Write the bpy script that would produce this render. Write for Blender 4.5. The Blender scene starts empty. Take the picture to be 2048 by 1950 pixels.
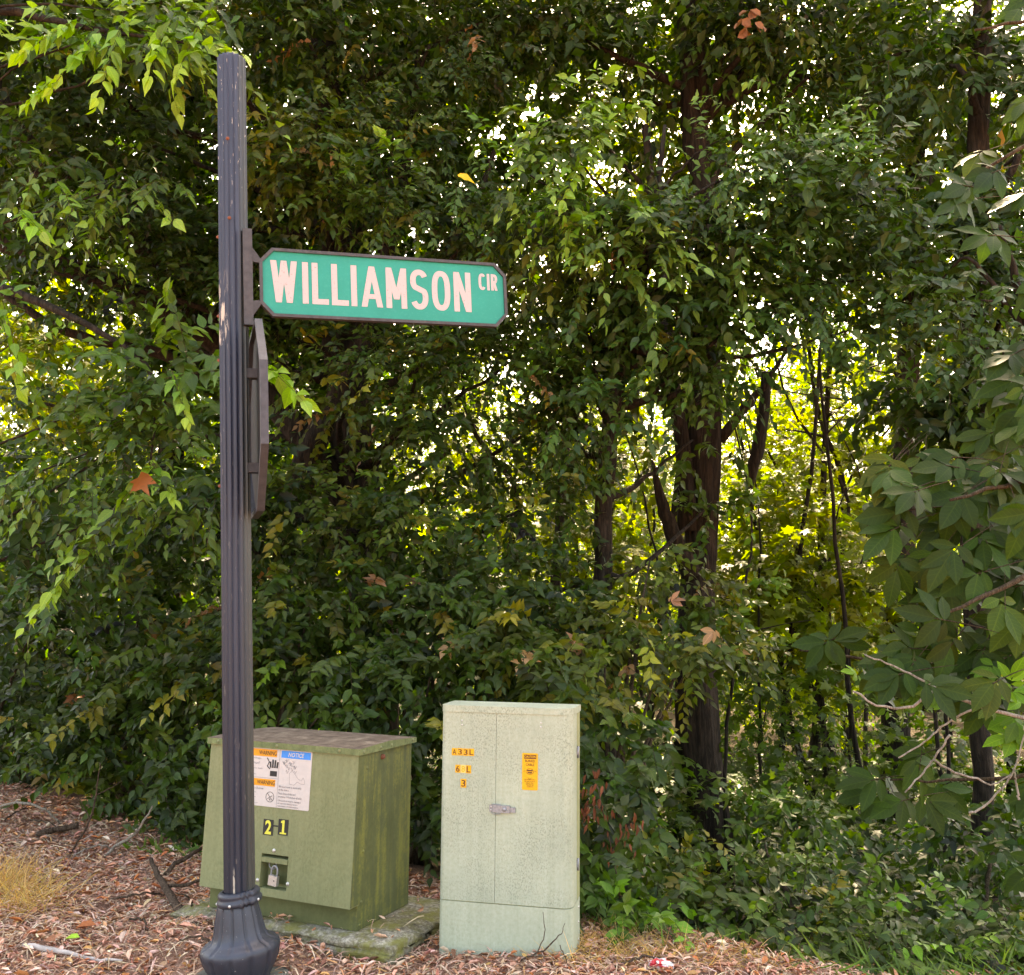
import bpy, bmesh, math, random
import numpy as np
from mathutils import Matrix, Vector
rng = np.random.default_rng(11)
random.seed(5)
SC = bpy.context.scene
COL = SC.collection
PI = math.pi

# ------------------------------------------------------------------ camera
F, EYE, PITCH, ROLL = 1950.0, 1.45, math.atan(240 / 1950), 0.009
cfw = np.array([0, math.cos(PITCH), math.sin(PITCH)])
cup0 = np.array([0, -math.sin(PITCH), math.cos(PITCH)])
crt0 = np.array([1.0, 0, 0])
crt = math.cos(ROLL) * crt0 + math.sin(ROLL) * cup0
cup = -math.sin(ROLL) * crt0 + math.cos(ROLL) * cup0
CAM = np.array([0, 0, EYE])
cam = bpy.data.cameras.new("camera")
cam.sensor_width = 36
cam.lens = 36 * F / 2048
cam.clip_start = 0.05
cam.clip_end = 600
camo = bpy.data.objects.new("camera", cam)
COL.objects.link(camo)
M = Matrix.Identity(4)
for i in range(3):
    M[i][0], M[i][1], M[i][2], M[i][3] = crt[i], cup[i], -cfw[i], CAM[i]
camo.matrix_world = M
SC.camera = camo

# ------------------------------------------------------------------ sky, sun, exposure
SUN_EL, SUN_AZ = math.radians(50), math.radians(14)
world = bpy.data.worlds.new("World")
SC.world = world
world.use_nodes = True
wn = world.node_tree.nodes
sky = wn.new("ShaderNodeTexSky")
sky.sky_type = 'NISHITA'
sky.sun_disc = False
sky.sun_elevation = SUN_EL
sky.sun_rotation = SUN_AZ
sky.air_density = 1.0
sky.dust_density = 4.0
sky.ozone_density = 1.0
world.node_tree.links.new(sky.outputs[0], wn["Background"].inputs[0])
wn["Background"].inputs[1].default_value = 0.15
sun = bpy.data.lights.new("sun", 'SUN')
sun.energy = 3.3
sun.angle = math.radians(0.5)
sun.color = (1.0, 0.93, 0.80)
suno = bpy.data.objects.new("sun", sun)
COL.objects.link(suno)
sdir = Vector((math.sin(SUN_AZ) * math.cos(SUN_EL), math.cos(SUN_AZ) * math.cos(SUN_EL), math.sin(SUN_EL)))
suno.rotation_euler = sdir.to_track_quat('Z', 'Y').to_euler()
suno.location = (4, 20, 30)
vs = SC.view_settings
vs.view_transform = 'Standard'
vs.look = 'None'
vs.gamma = 1.0
vs.use_curve_mapping = False
vs.exposure = 3.1
try:
    vs.use_white_balance = True
    vs.white_balance_temperature = 9300
    vs.white_balance_tint = 14
except Exception:
    pass
cy = SC.cycles
cy.max_bounces = 8
cy.diffuse_bounces = 4
cy.glossy_bounces = 2
cy.transmission_bounces = 5
cy.use_denoising = True
cy.sample_clamp_indirect = 6
cy.caustics_reflective = False
cy.caustics_refractive = False

# ------------------------------------------------------------------ pixel helpers (a pixel is only a direction)
def ray(x, y):
    return cfw * F + crt * (x - 1024) + cup * (975 - y)
def G(x, y, z=0.0):                     # meets the ground height z
    d = ray(x, y)
    return CAM + d * (z - EYE) / d[2]
def P(x, y, Y):                         # meets the upright plane at distance Y
    d = ray(x, y)
    return CAM + d * Y / d[1]
def onplane(x, y, o, n):
    d = ray(x, y)
    return CAM + d * (np.dot(np.asarray(o) - CAM, n) / np.dot(d, n))
def proj(q):
    q = np.asarray(q) - CAM
    z = q @ cfw
    return 1024 + F * (q @ crt) / z, 975 - F * (q @ cup) / z

# ------------------------------------------------------------------ object helpers
def tag(o, label=None, cat=None, group=None, kind=None):
    if label: o["label"] = label
    if cat: o["category"] = cat
    if group: o["group"] = group
    if kind: o["kind"] = kind
    return o
def link(o, parent=None):
    COL.objects.link(o)
    if parent is not None:
        o.parent = parent
    return o
def empty(name, loc=(0, 0, 0), rot=(0, 0, 0)):
    o = bpy.data.objects.new(name, None)
    o.empty_display_size = 0.1
    o.location = loc
    o.rotation_euler = rot
    return link(o)
def meshobj(name, me, mat=None, parent=None):
    if mat and not me.materials:
        me.materials.append(mat)
    return link(bpy.data.objects.new(name, me), parent)
def pyobj(name, verts, faces, mat, parent=None, smooth=False):
    me = bpy.data.meshes.new(name)
    me.from_pydata([tuple(map(float, v)) for v in verts], [], [tuple(f) for f in faces])
    if smooth:
        me.polygons.foreach_set("use_smooth", [True] * len(me.polygons))
    me.update()
    return meshobj(name, me, mat, parent)
def bmobj(name, bm, mat, parent=None, smooth=False, bevel=0, angle=30):
    if bevel:
        es = [e for e in bm.edges if len(e.link_faces) == 2 and e.calc_face_angle(0) > math.radians(angle)]
        bmesh.ops.bevel(bm, geom=es, offset=bevel, segments=2, profile=0.6, affect='EDGES', clamp_overlap=True)
    bmesh.ops.recalc_face_normals(bm, faces=bm.faces[:])
    me = bpy.data.meshes.new(name)
    bm.to_mesh(me)
    bm.free()
    if smooth:
        me.polygons.foreach_set("use_smooth", [True] * len(me.polygons))
    return meshobj(name, me, mat, parent)
def bbox(bm, x0, x1, y0, y1, z0, z1):
    vs_ = [bm.verts.new(c) for c in ((x0, y0, z0), (x1, y0, z0), (x1, y1, z0), (x0, y1, z0), (x0, y0, z1), (x1, y0, z1), (x1, y1, z1), (x0, y1, z1))]
    for f in ((3, 2, 1, 0), (4, 5, 6, 7), (0, 1, 5, 4), (1, 2, 6, 5), (2, 3, 7, 6), (3, 0, 4, 7)):
        bm.faces.new([vs_[i] for i in f])
def box(name, x0, x1, y0, y1, z0, z1, mat, parent=None, bevel=0):
    bm = bmesh.new()
    bbox(bm, x0, x1, y0, y1, z0, z1)
    return bmobj(name, bm, mat, parent, bevel=bevel)
def prism(bm, pts, axis, a0, a1):
    """polygon pts extruded along axis 0/1/2 from a0 to a1 (pts fill the other two axes in order)"""
    def mk(p, a):
        c = list(p); c.insert(axis, a); return bm.verts.new(c)
    A = [mk(p, a0) for p in pts]; B = [mk(p, a1) for p in pts]
    bm.faces.new(A); bm.faces.new(B[::-1])
    n = len(pts)
    for i in range(n):
        bm.faces.new((A[i], B[i], B[(i + 1) % n], A[(i + 1) % n]))
def lathe(name, prof, seg, mat, parent=None, rfun=None, smooth=True, cap=True):
    V = []; Fc = []
    for k, (r, z) in enumerate(prof):
        for i in range(seg):
            th = 2 * PI * i / seg
            rr, zz = rfun(r, z, th, k) if rfun else (r, z)
            V.append((rr * math.cos(th), rr * math.sin(th), zz))
    for k in range(len(prof) - 1):
        for i in range(seg):
            j = (i + 1) % seg
            Fc.append((k * seg + i, k * seg + j, (k + 1) * seg + j, (k + 1) * seg + i))
    if cap:
        Fc.append(tuple(range(seg))[::-1])
        Fc.append(tuple((len(prof) - 1) * seg + i for i in range(seg)))
    o = pyobj(name, V, Fc, mat, parent, smooth)
    return o
def dome(name, c, n, r, h, mat, parent=None, seg=12):
    """rivet or screw head: low dome with its base at c, pointing along n"""
    n = Vector(n).normalized(); q = n.to_track_quat('Z', 'Y')
    V = []; Fc = []
    rings = [(1, 0), (.95, .35), (.7, .75), (.3, .97)]
    for a, b in rings:
        for i in range(seg):
            t = 2 * PI * i / seg
            V.append(Vector(c) + q @ Vector((r * a * math.cos(t), r * a * math.sin(t), h * b)))
    for k in range(3):
        for i in range(seg):
            j = (i + 1) % seg
            Fc.append((k * seg + i, k * seg + j, (k + 1) * seg + j, (k + 1) * seg + i))
    Fc.append(tuple(3 * seg + i for i in range(seg)))
    return pyobj(name, V, Fc, mat, parent, True)
def tube_arrays(pts, rad, seg=8, rough=0.0, seed=0, cap=True):
    pts = np.asarray(pts, float); rad = np.asarray(rad, float)
    rg = np.random.default_rng(seed)
    n = len(pts); T = np.gradient(pts, axis=0)
    T /= np.linalg.norm(T, axis=1)[:, None] + 1e-9
    ref = np.array([0, 1, 0.0]) if abs(T[0][2]) > .6 else np.array([0, 0, 1.0])
    V = np.zeros((n, seg, 3)); th = np.arange(seg) * 2 * PI / seg
    ph = rg.uniform(0, 6.28, 4)
    for k in range(n):
        a = ref - T[k] * np.dot(ref, T[k]); a /= np.linalg.norm(a) + 1e-9
        ref = a; b = np.cross(T[k], a)
        r = rad[k] * np.ones(seg)
        if rough:
            r = r * (1 + rough * (np.sin(5 * th + ph[0] + .7 * k) * .4 + np.sin(9 * th + ph[1] + np.sin(k * .6)) * .5 + rg.normal(0, .3, seg)))
        V[k] = pts[k] + np.outer(r * np.cos(th), a) + np.outer(r * np.sin(th), b)
    Fc = []
    for k in range(n - 1):
        for i in range(seg):
            j = (i + 1) % seg
            Fc.append((k * seg + i, k * seg + j, (k + 1) * seg + j, (k + 1) * seg + i))
    if cap:
        Fc.append(tuple(range(seg))[::-1]); Fc.append(tuple((n - 1) * seg + i for i in range(seg)))
    return V.reshape(-1, 3), Fc
def smooth_path(pts, n):
    """Catmull-Rom through rows of pts (any columns)"""
    pts = np.asarray(pts, float)
    if len(pts) < 3:
        t = np.linspace(0, 1, n)[:, None]
        return pts[0] * (1 - t) + pts[-1] * t
    Q = np.vstack([2 * pts[0] - pts[1], pts, 2 * pts[-1] - pts[-2]])
    out = []
    for u in np.linspace(0, len(pts) - 1 - 1e-6, n):
        i = int(u); t = u - i
        p0, p1, p2, p3 = Q[i], Q[i + 1], Q[i + 2], Q[i + 3]
        out.append(.5 * ((2 * p1) + (-p0 + p2) * t + (2 * p0 - 5 * p1 + 4 * p2 - p3) * t * t + (-p0 + 3 * p1 - 3 * p2 + p3) * t ** 3))
    return np.array(out)
def tube(name, pts_r, mat, parent=None, seg=8, n=10, rough=0.0, seed=0, jitter=0.0, org=(0, 0, 0)):
    """pts_r rows: x,y,z,r"""
    q = smooth_path(pts_r, n)
    if jitter:
        rg = np.random.default_rng(seed + 77)
        q[1:-1, :3] += rg.normal(0, jitter, (n - 2, 3))
    V, Fc = tube_arrays(q[:, :3] - np.asarray(org), np.maximum(q[:, 3], .0008), seg, rough, seed)
    return pyobj(name, V, Fc, mat, parent, True)

# ------------------------------------------------------------------ materials
MATS = {}
class NT:
    def __init__(s, name):
        m = bpy.data.materials.new(name); m.use_nodes = True
        s.m = m; s.t = m.node_tree; s.n = s.t.nodes; s.b = s.n["Principled BSDF"]; s.out = s.n["Material Output"]
        MATS[name] = m
    def new(s, t, **kw):
        x = s.n.new(t)
        for k, v in kw.items(): setattr(x, k, v)
        return x
    def l(s, a, b): s.t.links.new(a, b)
    def set(s, nm, v): s.b.inputs[nm].default_value = v
    def coord(s, out="Object"):
        return s.new("ShaderNodeTexCoord").outputs[out]
    def noise(s, vec, scale, detail=4, rough=.6, dist=0):
        x = s.new("ShaderNodeTexNoise"); x.inputs["Scale"].default_value = scale; x.inputs["Detail"].default_value = detail
        x.inputs["Roughness"].default_value = rough; x.inputs["Distortion"].default_value = dist
        if vec is not None: s.l(vec, x.inputs["Vector"])
        return x.outputs["Fac"]
    def ramp(s, fac, stops):
        x = s.new("ShaderNodeValToRGB"); e = x.color_ramp.elements
        e[0].position, e[0].color = stops[0][0], (*stops[0][1], 1)
        e[1].position, e[1].color = stops[-1][0], (*stops[-1][1], 1)
        for p_, c_ in stops[1:-1]:
            k = e.new(p_); k.color = (*c_, 1)
        s.l(fac, x.inputs[0]); return x.outputs[0]
    def mask(s, fac, a, b):
        x = s.new("ShaderNodeMapRange"); x.inputs[1].default_value = a; x.inputs[2].default_value = b; x.clamp = True
        s.l(fac, x.inputs[0]); return x.outputs[0]
    def math(s, op, a, b=None):
        x = s.new("ShaderNodeMath", operation=op)
        for i, v in enumerate((a, b)):
            if v is None: continue
            if isinstance(v, (int, float)): x.inputs[i].default_value = v
            else: s.l(v, x.inputs[i])
        return x.outputs[0]
    def mix(s, fac, a, b, mode='MIX'):
        x = s.new("ShaderNodeMix", data_type='RGBA', blend_type=mode)
        for sock, v in ((x.inputs[0], fac), (x.inputs[6], a), (x.inputs[7], b)):
            if isinstance(v, (int, float)): sock.default_value = v
            elif isinstance(v, tuple): sock.default_value = (*v, 1) if len(v) == 3 else v
            else: s.l(v, sock)
        return x.outputs[2]
    def mapping(s, vec, scale=(1, 1, 1), loc=(0, 0, 0)):
        x = s.new("ShaderNodeMapping"); x.inputs["Scale"].default_value = scale; x.inputs["Location"].default_value = loc
        s.l(vec, x.inputs["Vector"]); return x.outputs[0]
    def sep(s, vec):
        x = s.new("ShaderNodeSeparateXYZ"); s.l(vec, x.inputs[0]); return x.outputs
    def bump(s, h, strength=.3, dist=.01):
        x = s.new("ShaderNodeBump"); x.inputs["Strength"].default_value = strength; x.inputs["Distance"].default_value = dist
        s.l(h, x.inputs["Height"]); s.l(x.outputs[0], s.b.inputs["Normal"])
    def base(s, c):
        if isinstance(c, tuple): s.b.inputs["Base Color"].default_value = (*c, 1)
        else: s.l(c, s.b.inputs["Base Color"])

def mplain(name, c, rough=.6, metal=0.0, spec=.4, var=.15, scale=30):
    t = NT(name); v = t.coord()
    n = t.noise(v, scale, 5, .65)
    lo = tuple(x * (1 - var) for x in c); hi = tuple(min(1, x * (1 + var)) for x in c)
    t.base(t.ramp(n, [(.3, lo), (.7, hi)]))
    t.set("Roughness", rough); t.set("Metallic", metal); t.set("Specular IOR Level", spec)
    return t.m

def mleaf(name, trans=.38, rough=.42, spec=.45, vein=True):
    t = NT(name)
    a = t.new("ShaderNodeAttribute", attribute_name="col").outputs["Color"]
    c = a
    if vein:
        u = t.new("ShaderNodeAttribute", attribute_name="luv").outputs["Vector"]
        x, y, z = t.sep(u)[:3]
        ay = t.math('ABSOLUTE', y)
        rib = t.mask(ay, .022, .006)
        w = t.math('SINE', t.math('MULTIPLY', t.math('SUBTRACT', x, t.math('MULTIPLY', ay, .75)), 52.0))
        sv = t.math('MULTIPLY', t.mask(w, .72, .98), .55)
        f = t.math('MAXIMUM', t.math('MULTIPLY', rib, .95), sv)
        hi = t.mix(1.0, a, (1.9, 1.6, 1.6), 'MULTIPLY')
        c = t.mix(f, a, hi)
        vb = t.noise(t.coord(), 14, 3, .6)
        c = t.mix(t.mask(vb, .35, .75), c, t.mix(1.0, c, (.78, .85, .7), 'MULTIPLY'))
        t.bump(t.math('SUBTRACT', t.math('MULTIPLY', ay, 1.0), t.math('MULTIPLY', sv, .25)), .35, .004)
    t.base(c)
    t.set("Roughness", rough); t.set("Specular IOR Level", spec)
    tr = t.new("ShaderNodeBsdfTranslucent")
    tc = t.mix(1.0, a, (2.0, 2.2, .45), 'MULTIPLY')
    t.l(tc, tr.inputs["Color"])
    ms = t.new("ShaderNodeMixShader"); ms.inputs[0].default_value = trans
    t.l(t.b.outputs[0], ms.inputs[1]); t.l(tr.outputs[0], ms.inputs[2]); t.l(ms.outputs[0], t.out.inputs[0])
    return t.m
LEAF = mleaf("leaf_near", .28, .42, .30)
LEAFH = mleaf("leaf_hickory", .2, .5, .16)
LEAFF = mleaf("leaf_far", .45, .5, .35, False)
DEAD = mleaf("dead_leaf", .12, .75, .2)

def mattr(name, rough=.85, spec=.2):
    t = NT(name); a = t.new("ShaderNodeAttribute", attribute_name="col").outputs["Color"]
    n = t.noise(t.coord(), 90, 3)
    t.base(t.mix(t.mask(n, .3, .7), t.mix(1.0, a, (.7, .7, .7), 'MULTIPLY'), a)); t.set("Roughness", rough); t.set("Specular IOR Level", spec)
    return t.m
LITTER = mattr("litter_flake")
GRASSM = mleaf("grass_blade", .3, .55, .3, False)

def mbark(name, dark, light, scale=1.0, moss=0.0):
    t = NT(name); v = t.coord()
    m1 = t.mapping(v, (22 * scale, 22 * scale, 3.2 * scale))
    n1 = t.noise(m1, 1.6, 6, .65, .6)
    n2 = t.noise(v, 7, 5, .6)
    c = t.ramp(n1, [(.32, tuple(x * .45 for x in dark)), (.48, dark), (.7, light)])
    c = t.mix(t.mask(n2, .45, .75), c, t.mix(1.0, c, (.6, .62, .55), 'MULTIPLY'))
    if moss:
        c = t.mix(t.math('MULTIPLY', t.mask(t.noise(v, 4, 5), .5, .7), moss), c, (.07, .085, .03))
    t.base(c); t.set("Roughness", .92); t.set("Specular IOR Level", .15)
    t.bump(n1, .9, .03)
    return t.m
BARK = mbark("bark_dark", (.022, .017, .012), (.055, .042, .03))
BARKR = mbark("bark_reddish", (.026, .019, .013), (.062, .043, .03), .8)
BARKP = mbark("bark_pale", (.16, .13, .10), (.34, .29, .23), 2.0)
TWIG = mbark("twig_bark", (.07, .05, .03), (.15, .11, .07), 3)
STICK = mbark("stick_grey", (.36, .30, .24), (.58, .52, .44), 3)
STICKD = mbark("stick_brown", (.10, .065, .045), (.22, .155, .11), 3)
# ================================================================== ground
def edge(x):
    return np.interp(x, [-9, -3.7, -1.75, -.55, .35, 1.0, 1.7, 3, 6], [10, 7.3, 5.7, 5.35, 4.75, 4.32, 4.02, 3.9, 4.1])
def hgt(x, y):
    x = np.asarray(x, float); y = np.asarray(y, float)
    s = np.maximum(0, y - edge(x))
    k = np.interp(x, [-7, -2.2, 0, 2], [.03, .06, .15, .20])
    dmax = np.interp(x, [-7, -2, 1], [1.0, 1.6, 2.9])
    z = -dmax * (1 - np.exp(-k * s / dmax))
    z = z + .018 * np.sin(x * 2.3 + 1) * np.sin(y * 1.9) + .010 * np.sin(x * 6.1 + y * 3.3) + .007 * np.sin(x * 11 - y * 9)
    z = z + np.clip((-x - 1.6) * .05, 0, .12) * np.clip((y - 4.5) * .6, 0, 1)
    z = z + .075 * np.exp(-(((x + 1.35) / .42) ** 2 + ((y - 4.42) / .22) ** 2)) + .045 * np.exp(-(((x + .95) / .3) ** 2 + ((y - 4.2) / .10) ** 2))
    far = np.clip((-y + 2.0) / 3, 0, 1)            # verge falls a little to where the camera stands
    return z - .10 * far
def axis_pts(lo, a, b, hi, fine, nout):
    A = a - np.geomspace(.2, a - lo, nout)[::-1]; B = b + np.geomspace(.2, hi - b, nout)
    return np.concatenate([A, np.arange(a, b, fine), B])
gx = axis_pts(-150, -6, 6, 150, .12, 36); gy = axis_pts(-60, 2.5, 12, 260, .12, 40)
GX, GY = np.meshgrid(gx, gy)
GZ = hgt(GX, GY) + rng.normal(0, .004, GX.shape)
nx, ny = len(gx), len(gy)
idx = np.arange(nx * ny).reshape(ny, nx)
t = NT("ground_mulch"); v = t.coord()
n1 = t.noise(v, 26, 8, .72, 1.2); n2 = t.noise(v, 3.2, 5, .6); n3 = t.noise(v, 110, 4, .7)
c = t.ramp(n1, [(.28, (.16, .085, .06)), (.45, (.36, .20, .14)), (.6, (.50, .30, .21)), (.78, (.62, .42, .31))])
c = t.mix(t.mask(n2, .45, .7), c, t.mix(1.0, c, (.8, .76, .72), 'MULTIPLY'))
hum = t.ramp(n1, [(.3, (.018, .014, .008)), (.55, (.05, .036, .02)), (.75, (.085, .07, .035))])
c = t.mix(t.new("ShaderNodeAttribute", attribute_name="wood").outputs["Fac"], c, hum)   # humus of the wood floor
t.base(c); t.set("Roughness", .95); t.set("Specular IOR Level", .1); t.bump(t.math('ADD', n1, t.math('MULTIPLY', n3, .5)), .8, .03)
GROUND = t.m
ground = pyobj("ground", np.stack([GX, GY, GZ], -1).reshape(-1, 3),
               np.stack([idx[:-1, :-1], idx[:-1, 1:], idx[1:, 1:], idx[1:, :-1]], -1).reshape(-1, 4).tolist(), GROUND, smooth=True)
tag(ground, kind="structure")
wa = ground.data.attributes.new("wood", 'FLOAT', 'POINT')
wa.data.foreach_set("value", np.clip((GY - edge(GX) - .15) / .7, 0, 1).astype(np.float32).ravel())

# ================================================================== paint and metal
def mweather(name, base, dark, specks=(.10, .11, .08), speck_scale=140, speck_amt=.0, algae=0, algae_x=None, rough=.55):
    t = NT(name); v = t.coord()
    big = t.noise(v, 3.0, 6, .62); fine = t.noise(v, 60, 4, .6)
    c = t.ramp(big, [(.3, dark), (.65, base)])
    c = t.mix(t.mask(fine, .35, .7), c, t.mix(1.0, c, (.84, .86, .82), 'MULTIPLY'))
    stk_ = t.mask(t.noise(t.mapping(v, (34, 34, 1.1), (1, 4, 2)), 1.0, 5, .7), .42, .72)
    c = t.mix(t.math('MULTIPLY', stk_, .55), c, t.mix(1.0, c, (.74, .76, .70), 'MULTIPLY'))
    if speck_amt:
        sp = t.noise(t.mapping(v, (1.0, 1.0, .62)), speck_scale, 3, .55, .3)
        area = t.mask(t.noise(v, 4.2, 4, .6), .36, .60)
        f = t.math('MULTIPLY', t.math('MULTIPLY', t.mask(sp, .50, .60), area), speck_amt)
        c = t.mix(f, c, specks)
    if algae:
        st = t.noise(t.mapping(v, (26, 26, 1.6)), 1.0, 5, .65)
        bl = t.noise(v, 9, 6, .7)
        f = t.math('MULTIPLY', t.mask(t.math('MULTIPLY', t.math('MULTIPLY', st, t.math('ADD', bl, .5)), t.math('ADD', t.noise(v, 70, 4, .7), .5)), .47, .70), algae * .8)
        if algae_x is not None:
            xs = t.sep(v)[0]
            f = t.math('MULTIPLY', f, t.mask(xs, algae_x[0], algae_x[1]))
        c = t.mix(f, c, (.21, .215, .05))
        gr = t.mask(t.noise(t.mapping(v, (40, 40, 2.4), (3, 1, 0)), 1.0, 4, .6), .5, .72)
        g2 = t.math('MULTIPLY', gr, .65 * algae)
        if algae_x is not None: g2 = t.math('MULTIPLY', g2, t.mask(xs, algae_x[0], algae_x[1]))
        c = t.mix(g2, c, (.07, .085, .045))
    t.base(c); t.set("Roughness", rough); t.set("Specular IOR Level", .35); t.bump(fine, .06, .004)
    return t.m
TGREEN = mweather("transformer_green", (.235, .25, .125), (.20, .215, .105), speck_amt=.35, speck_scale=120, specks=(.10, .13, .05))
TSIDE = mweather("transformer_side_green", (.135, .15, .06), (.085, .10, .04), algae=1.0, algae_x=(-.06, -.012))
t = NT("lid_dirt"); v = t.coord(); n = t.noise(v, 16, 7, .72)
nz = t.sep(t.coord("Normal"))[2]
cp = t.ramp(t.noise(v, 40, 5), [(.3, (.11, .135, .06)), (.7, (.20, .235, .105))])
cd = t.ramp(n, [(.3, (.07, .05, .035)), (.5, (.15, .11, .08)), (.72, (.30, .235, .17))])
t.base(t.mix(t.mask(t.math('ADD', nz, t.math('MULTIPLY', n, .3)), .75, 1.0), cp, cd)); t.set("Roughness", .8); t.set("Specular IOR Level", .2); t.bump(n, .4, .01)
TLID = t.m
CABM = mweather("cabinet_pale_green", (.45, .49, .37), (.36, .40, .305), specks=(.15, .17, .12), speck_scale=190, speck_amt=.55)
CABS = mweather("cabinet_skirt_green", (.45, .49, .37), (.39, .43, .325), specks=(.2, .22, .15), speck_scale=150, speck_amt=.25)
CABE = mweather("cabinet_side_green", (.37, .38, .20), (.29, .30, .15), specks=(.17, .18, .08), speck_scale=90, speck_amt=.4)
STEEL = mplain("worn_steel", (.27, .28, .29), .4, .35, .5, .25, 90)
GALV = mplain("galvanised_bolt", (.55, .54, .50), .45, .6, .5, .2, 150)
RUST = mplain("rust", (.20, .075, .045), .85, .1, .2, .4, 200)
BLACK = mplain("black_print", (.02, .02, .018), .6)
WHITEV = mplain("label_white", (.56, .51, .47), .55, 0, .4, .05, 60)
ORANGE = mplain("label_orange", (.74, .29, .012), .5, 0, .4, .06, 80)
BLUE = mplain("label_blue", (.015, .24, .68), .5, 0, .4, .06, 80)
GREYP = mplain("label_grey_print", (.16, .15, .15), .6)
LEMON = mplain("number_yellow", (.68, .64, .08), .5, 0, .4, .05, 90)
AMBER = mplain("plate_amber", (.70, .36, .012), .5, 0, .4, .12, 120)
AMBERF = mplain("plate_faded_amber", (.80, .55, .16), .55, 0, .4, .1, 120)
BROWNP = mplain("brown_print", (.12, .03, .012), .6)
DARKGAP = mplain("dark_interior", (.04, .045, .03), .8)

# concrete pad
t = NT("mossy_concrete"); v = t.coord(); n = t.noise(v, 9, 8, .7); n2 = t.noise(v, 55, 6, .75); n3 = t.noise(v, 4, 4, .6)
c = t.ramp(n2, [(.32, (.10, .085, .06)), (.5, (.27, .245, .18)), (.66, (.56, .52, .42))])
c = t.mix(t.mask(n3, .42, .62), c, t.mix(1.0, c, (.62, .58, .50), 'MULTIPLY'))
c = t.mix(t.math('MULTIPLY', t.mask(n, .44, .60), .8), c, (.19, .185, .03))
t.base(c); t.set("Roughness", .95); t.bump(n2, .8, .012); CONC = t.m

# ------------------------------------------------------------------ printing helper
def text_mesh(s, bold=0.0, shear=0.0, align='LEFT', line=1.0, res=3):
    cu = bpy.data.curves.new("lettering", 'FONT')
    cu.body = s; cu.resolution_u = res; cu.offset = bold; cu.shear = shear; cu.align_x = align; cu.space_line = line
    o = bpy.data.objects.new("lettering", cu); COL.objects.link(o)
    dg = bpy.context.evaluated_depsgraph_get()
    me = bpy.data.meshes.new_from_object(o.evaluated_get(dg))
    bpy.data.objects.remove(o); bpy.data.curves.remove(cu)
    return me
def printed(name, s, fr, a0, a1, b0, b1, off, mat, parent, **kw):
    """text filling the rectangle a0..a1 x b0..b1 of a surface frame fr(a, b, off) -> local point"""
    me = text_mesh(s, **kw)
    co = np.zeros(len(me.vertices) * 3); me.vertices.foreach_get("co", co); co = co.reshape(-1, 3)
    lo, hi = co.min(0), co.max(0)
    out = [fr(a0 + (q[0] - lo[0]) / (hi[0] - lo[0]) * (a1 - a0), b0 + (q[1] - lo[1]) / (hi[1] - lo[1]) * (b1 - b0), off) for q in co]
    me.vertices.foreach_set("co", np.array(out).ravel()); me.update(); me.materials.clear()
    return meshobj(name, me, mat, parent)
def patch(name, fr, a0, a1, b0, b1, off, mat, parent, r=0.0, thick=.0008):
    """thin sheet stuck on a surface frame"""
    if r:
        pts = []
        for cx, cy_, s0 in ((a1 - r, b1 - r, 0), (a0 + r, b1 - r, 1), (a0 + r, b0 + r, 2), (a1 - r, b0 + r, 3)):
            for k in range(5):
                th = PI / 2 * (s0 + k / 4); pts.append((cx + r * math.cos(th), cy_ + r * math.sin(th)))
    else:
        pts = [(a1, b1), (a0, b1), (a0, b0), (a1, b0)]
    n = len(pts)
    V = [fr(a, b, off) for a, b in pts] + [fr(a, b, off - thick) for a, b in pts]
    Fc = [tuple(range(n))] + [(i, n + i, n + (i + 1) % n, (i + 1) % n) for i in range(n)]
    return pyobj(name, V, Fc, mat, parent)
def strokes(name, fr, lines, w, off, mat, parent):
    """thin drawn lines (lists of (a, b)) on a surface frame, one mesh"""
    V = []; Fc = []; k = 0
    for L in lines:
        L = np.asarray(L, float)
        for p_, q_ in zip(L[:-1], L[1:]):
            d = q_ - p_; d /= np.linalg.norm(d) + 1e-9; nn = np.array([-d[1], d[0]]) * w / 2; k += 1
            o_ = off + (k % 5) * .00006; b_ = len(V)
            V += [fr(*(p_ + nn), o_), fr(*(p_ - nn), o_), fr(*(q_ - nn), o_), fr(*(q_ + nn), o_)]; Fc.append((b_, b_ + 1, b_ + 2, b_ + 3))
    return pyobj(name, V, Fc, mat, parent)

# ================================================================== pad-mounted transformer
TX, TY, TYAW, TZ = -.645, 4.278, .4214, .09
tr = empty("pad_transformer", (TX, TY, TZ), (0, 0, -TYAW))
tag(tr, "olive green steel electrical box with warning stickers standing on a concrete pad", "transformer")
TW, TD, TH = .80, .465, .752
ca, sa = math.cos(-TYAW), math.sin(-TYAW)
def t_local(p_):
    d = np.asarray(p_) - np.array([TX, TY, TZ])
    return np.array([ca * d[0] + sa * d[1], -sa * d[0] + ca * d[1], d[2]])
def t_world_v(n): return np.array([ca * n[0] - sa * n[1], sa * n[0] + ca * n[1], n[2]])
box("tank", -TW + .008, -.006, .028, TD - .004, 0.0, .730, TSIDE, tr, .004)
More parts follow.
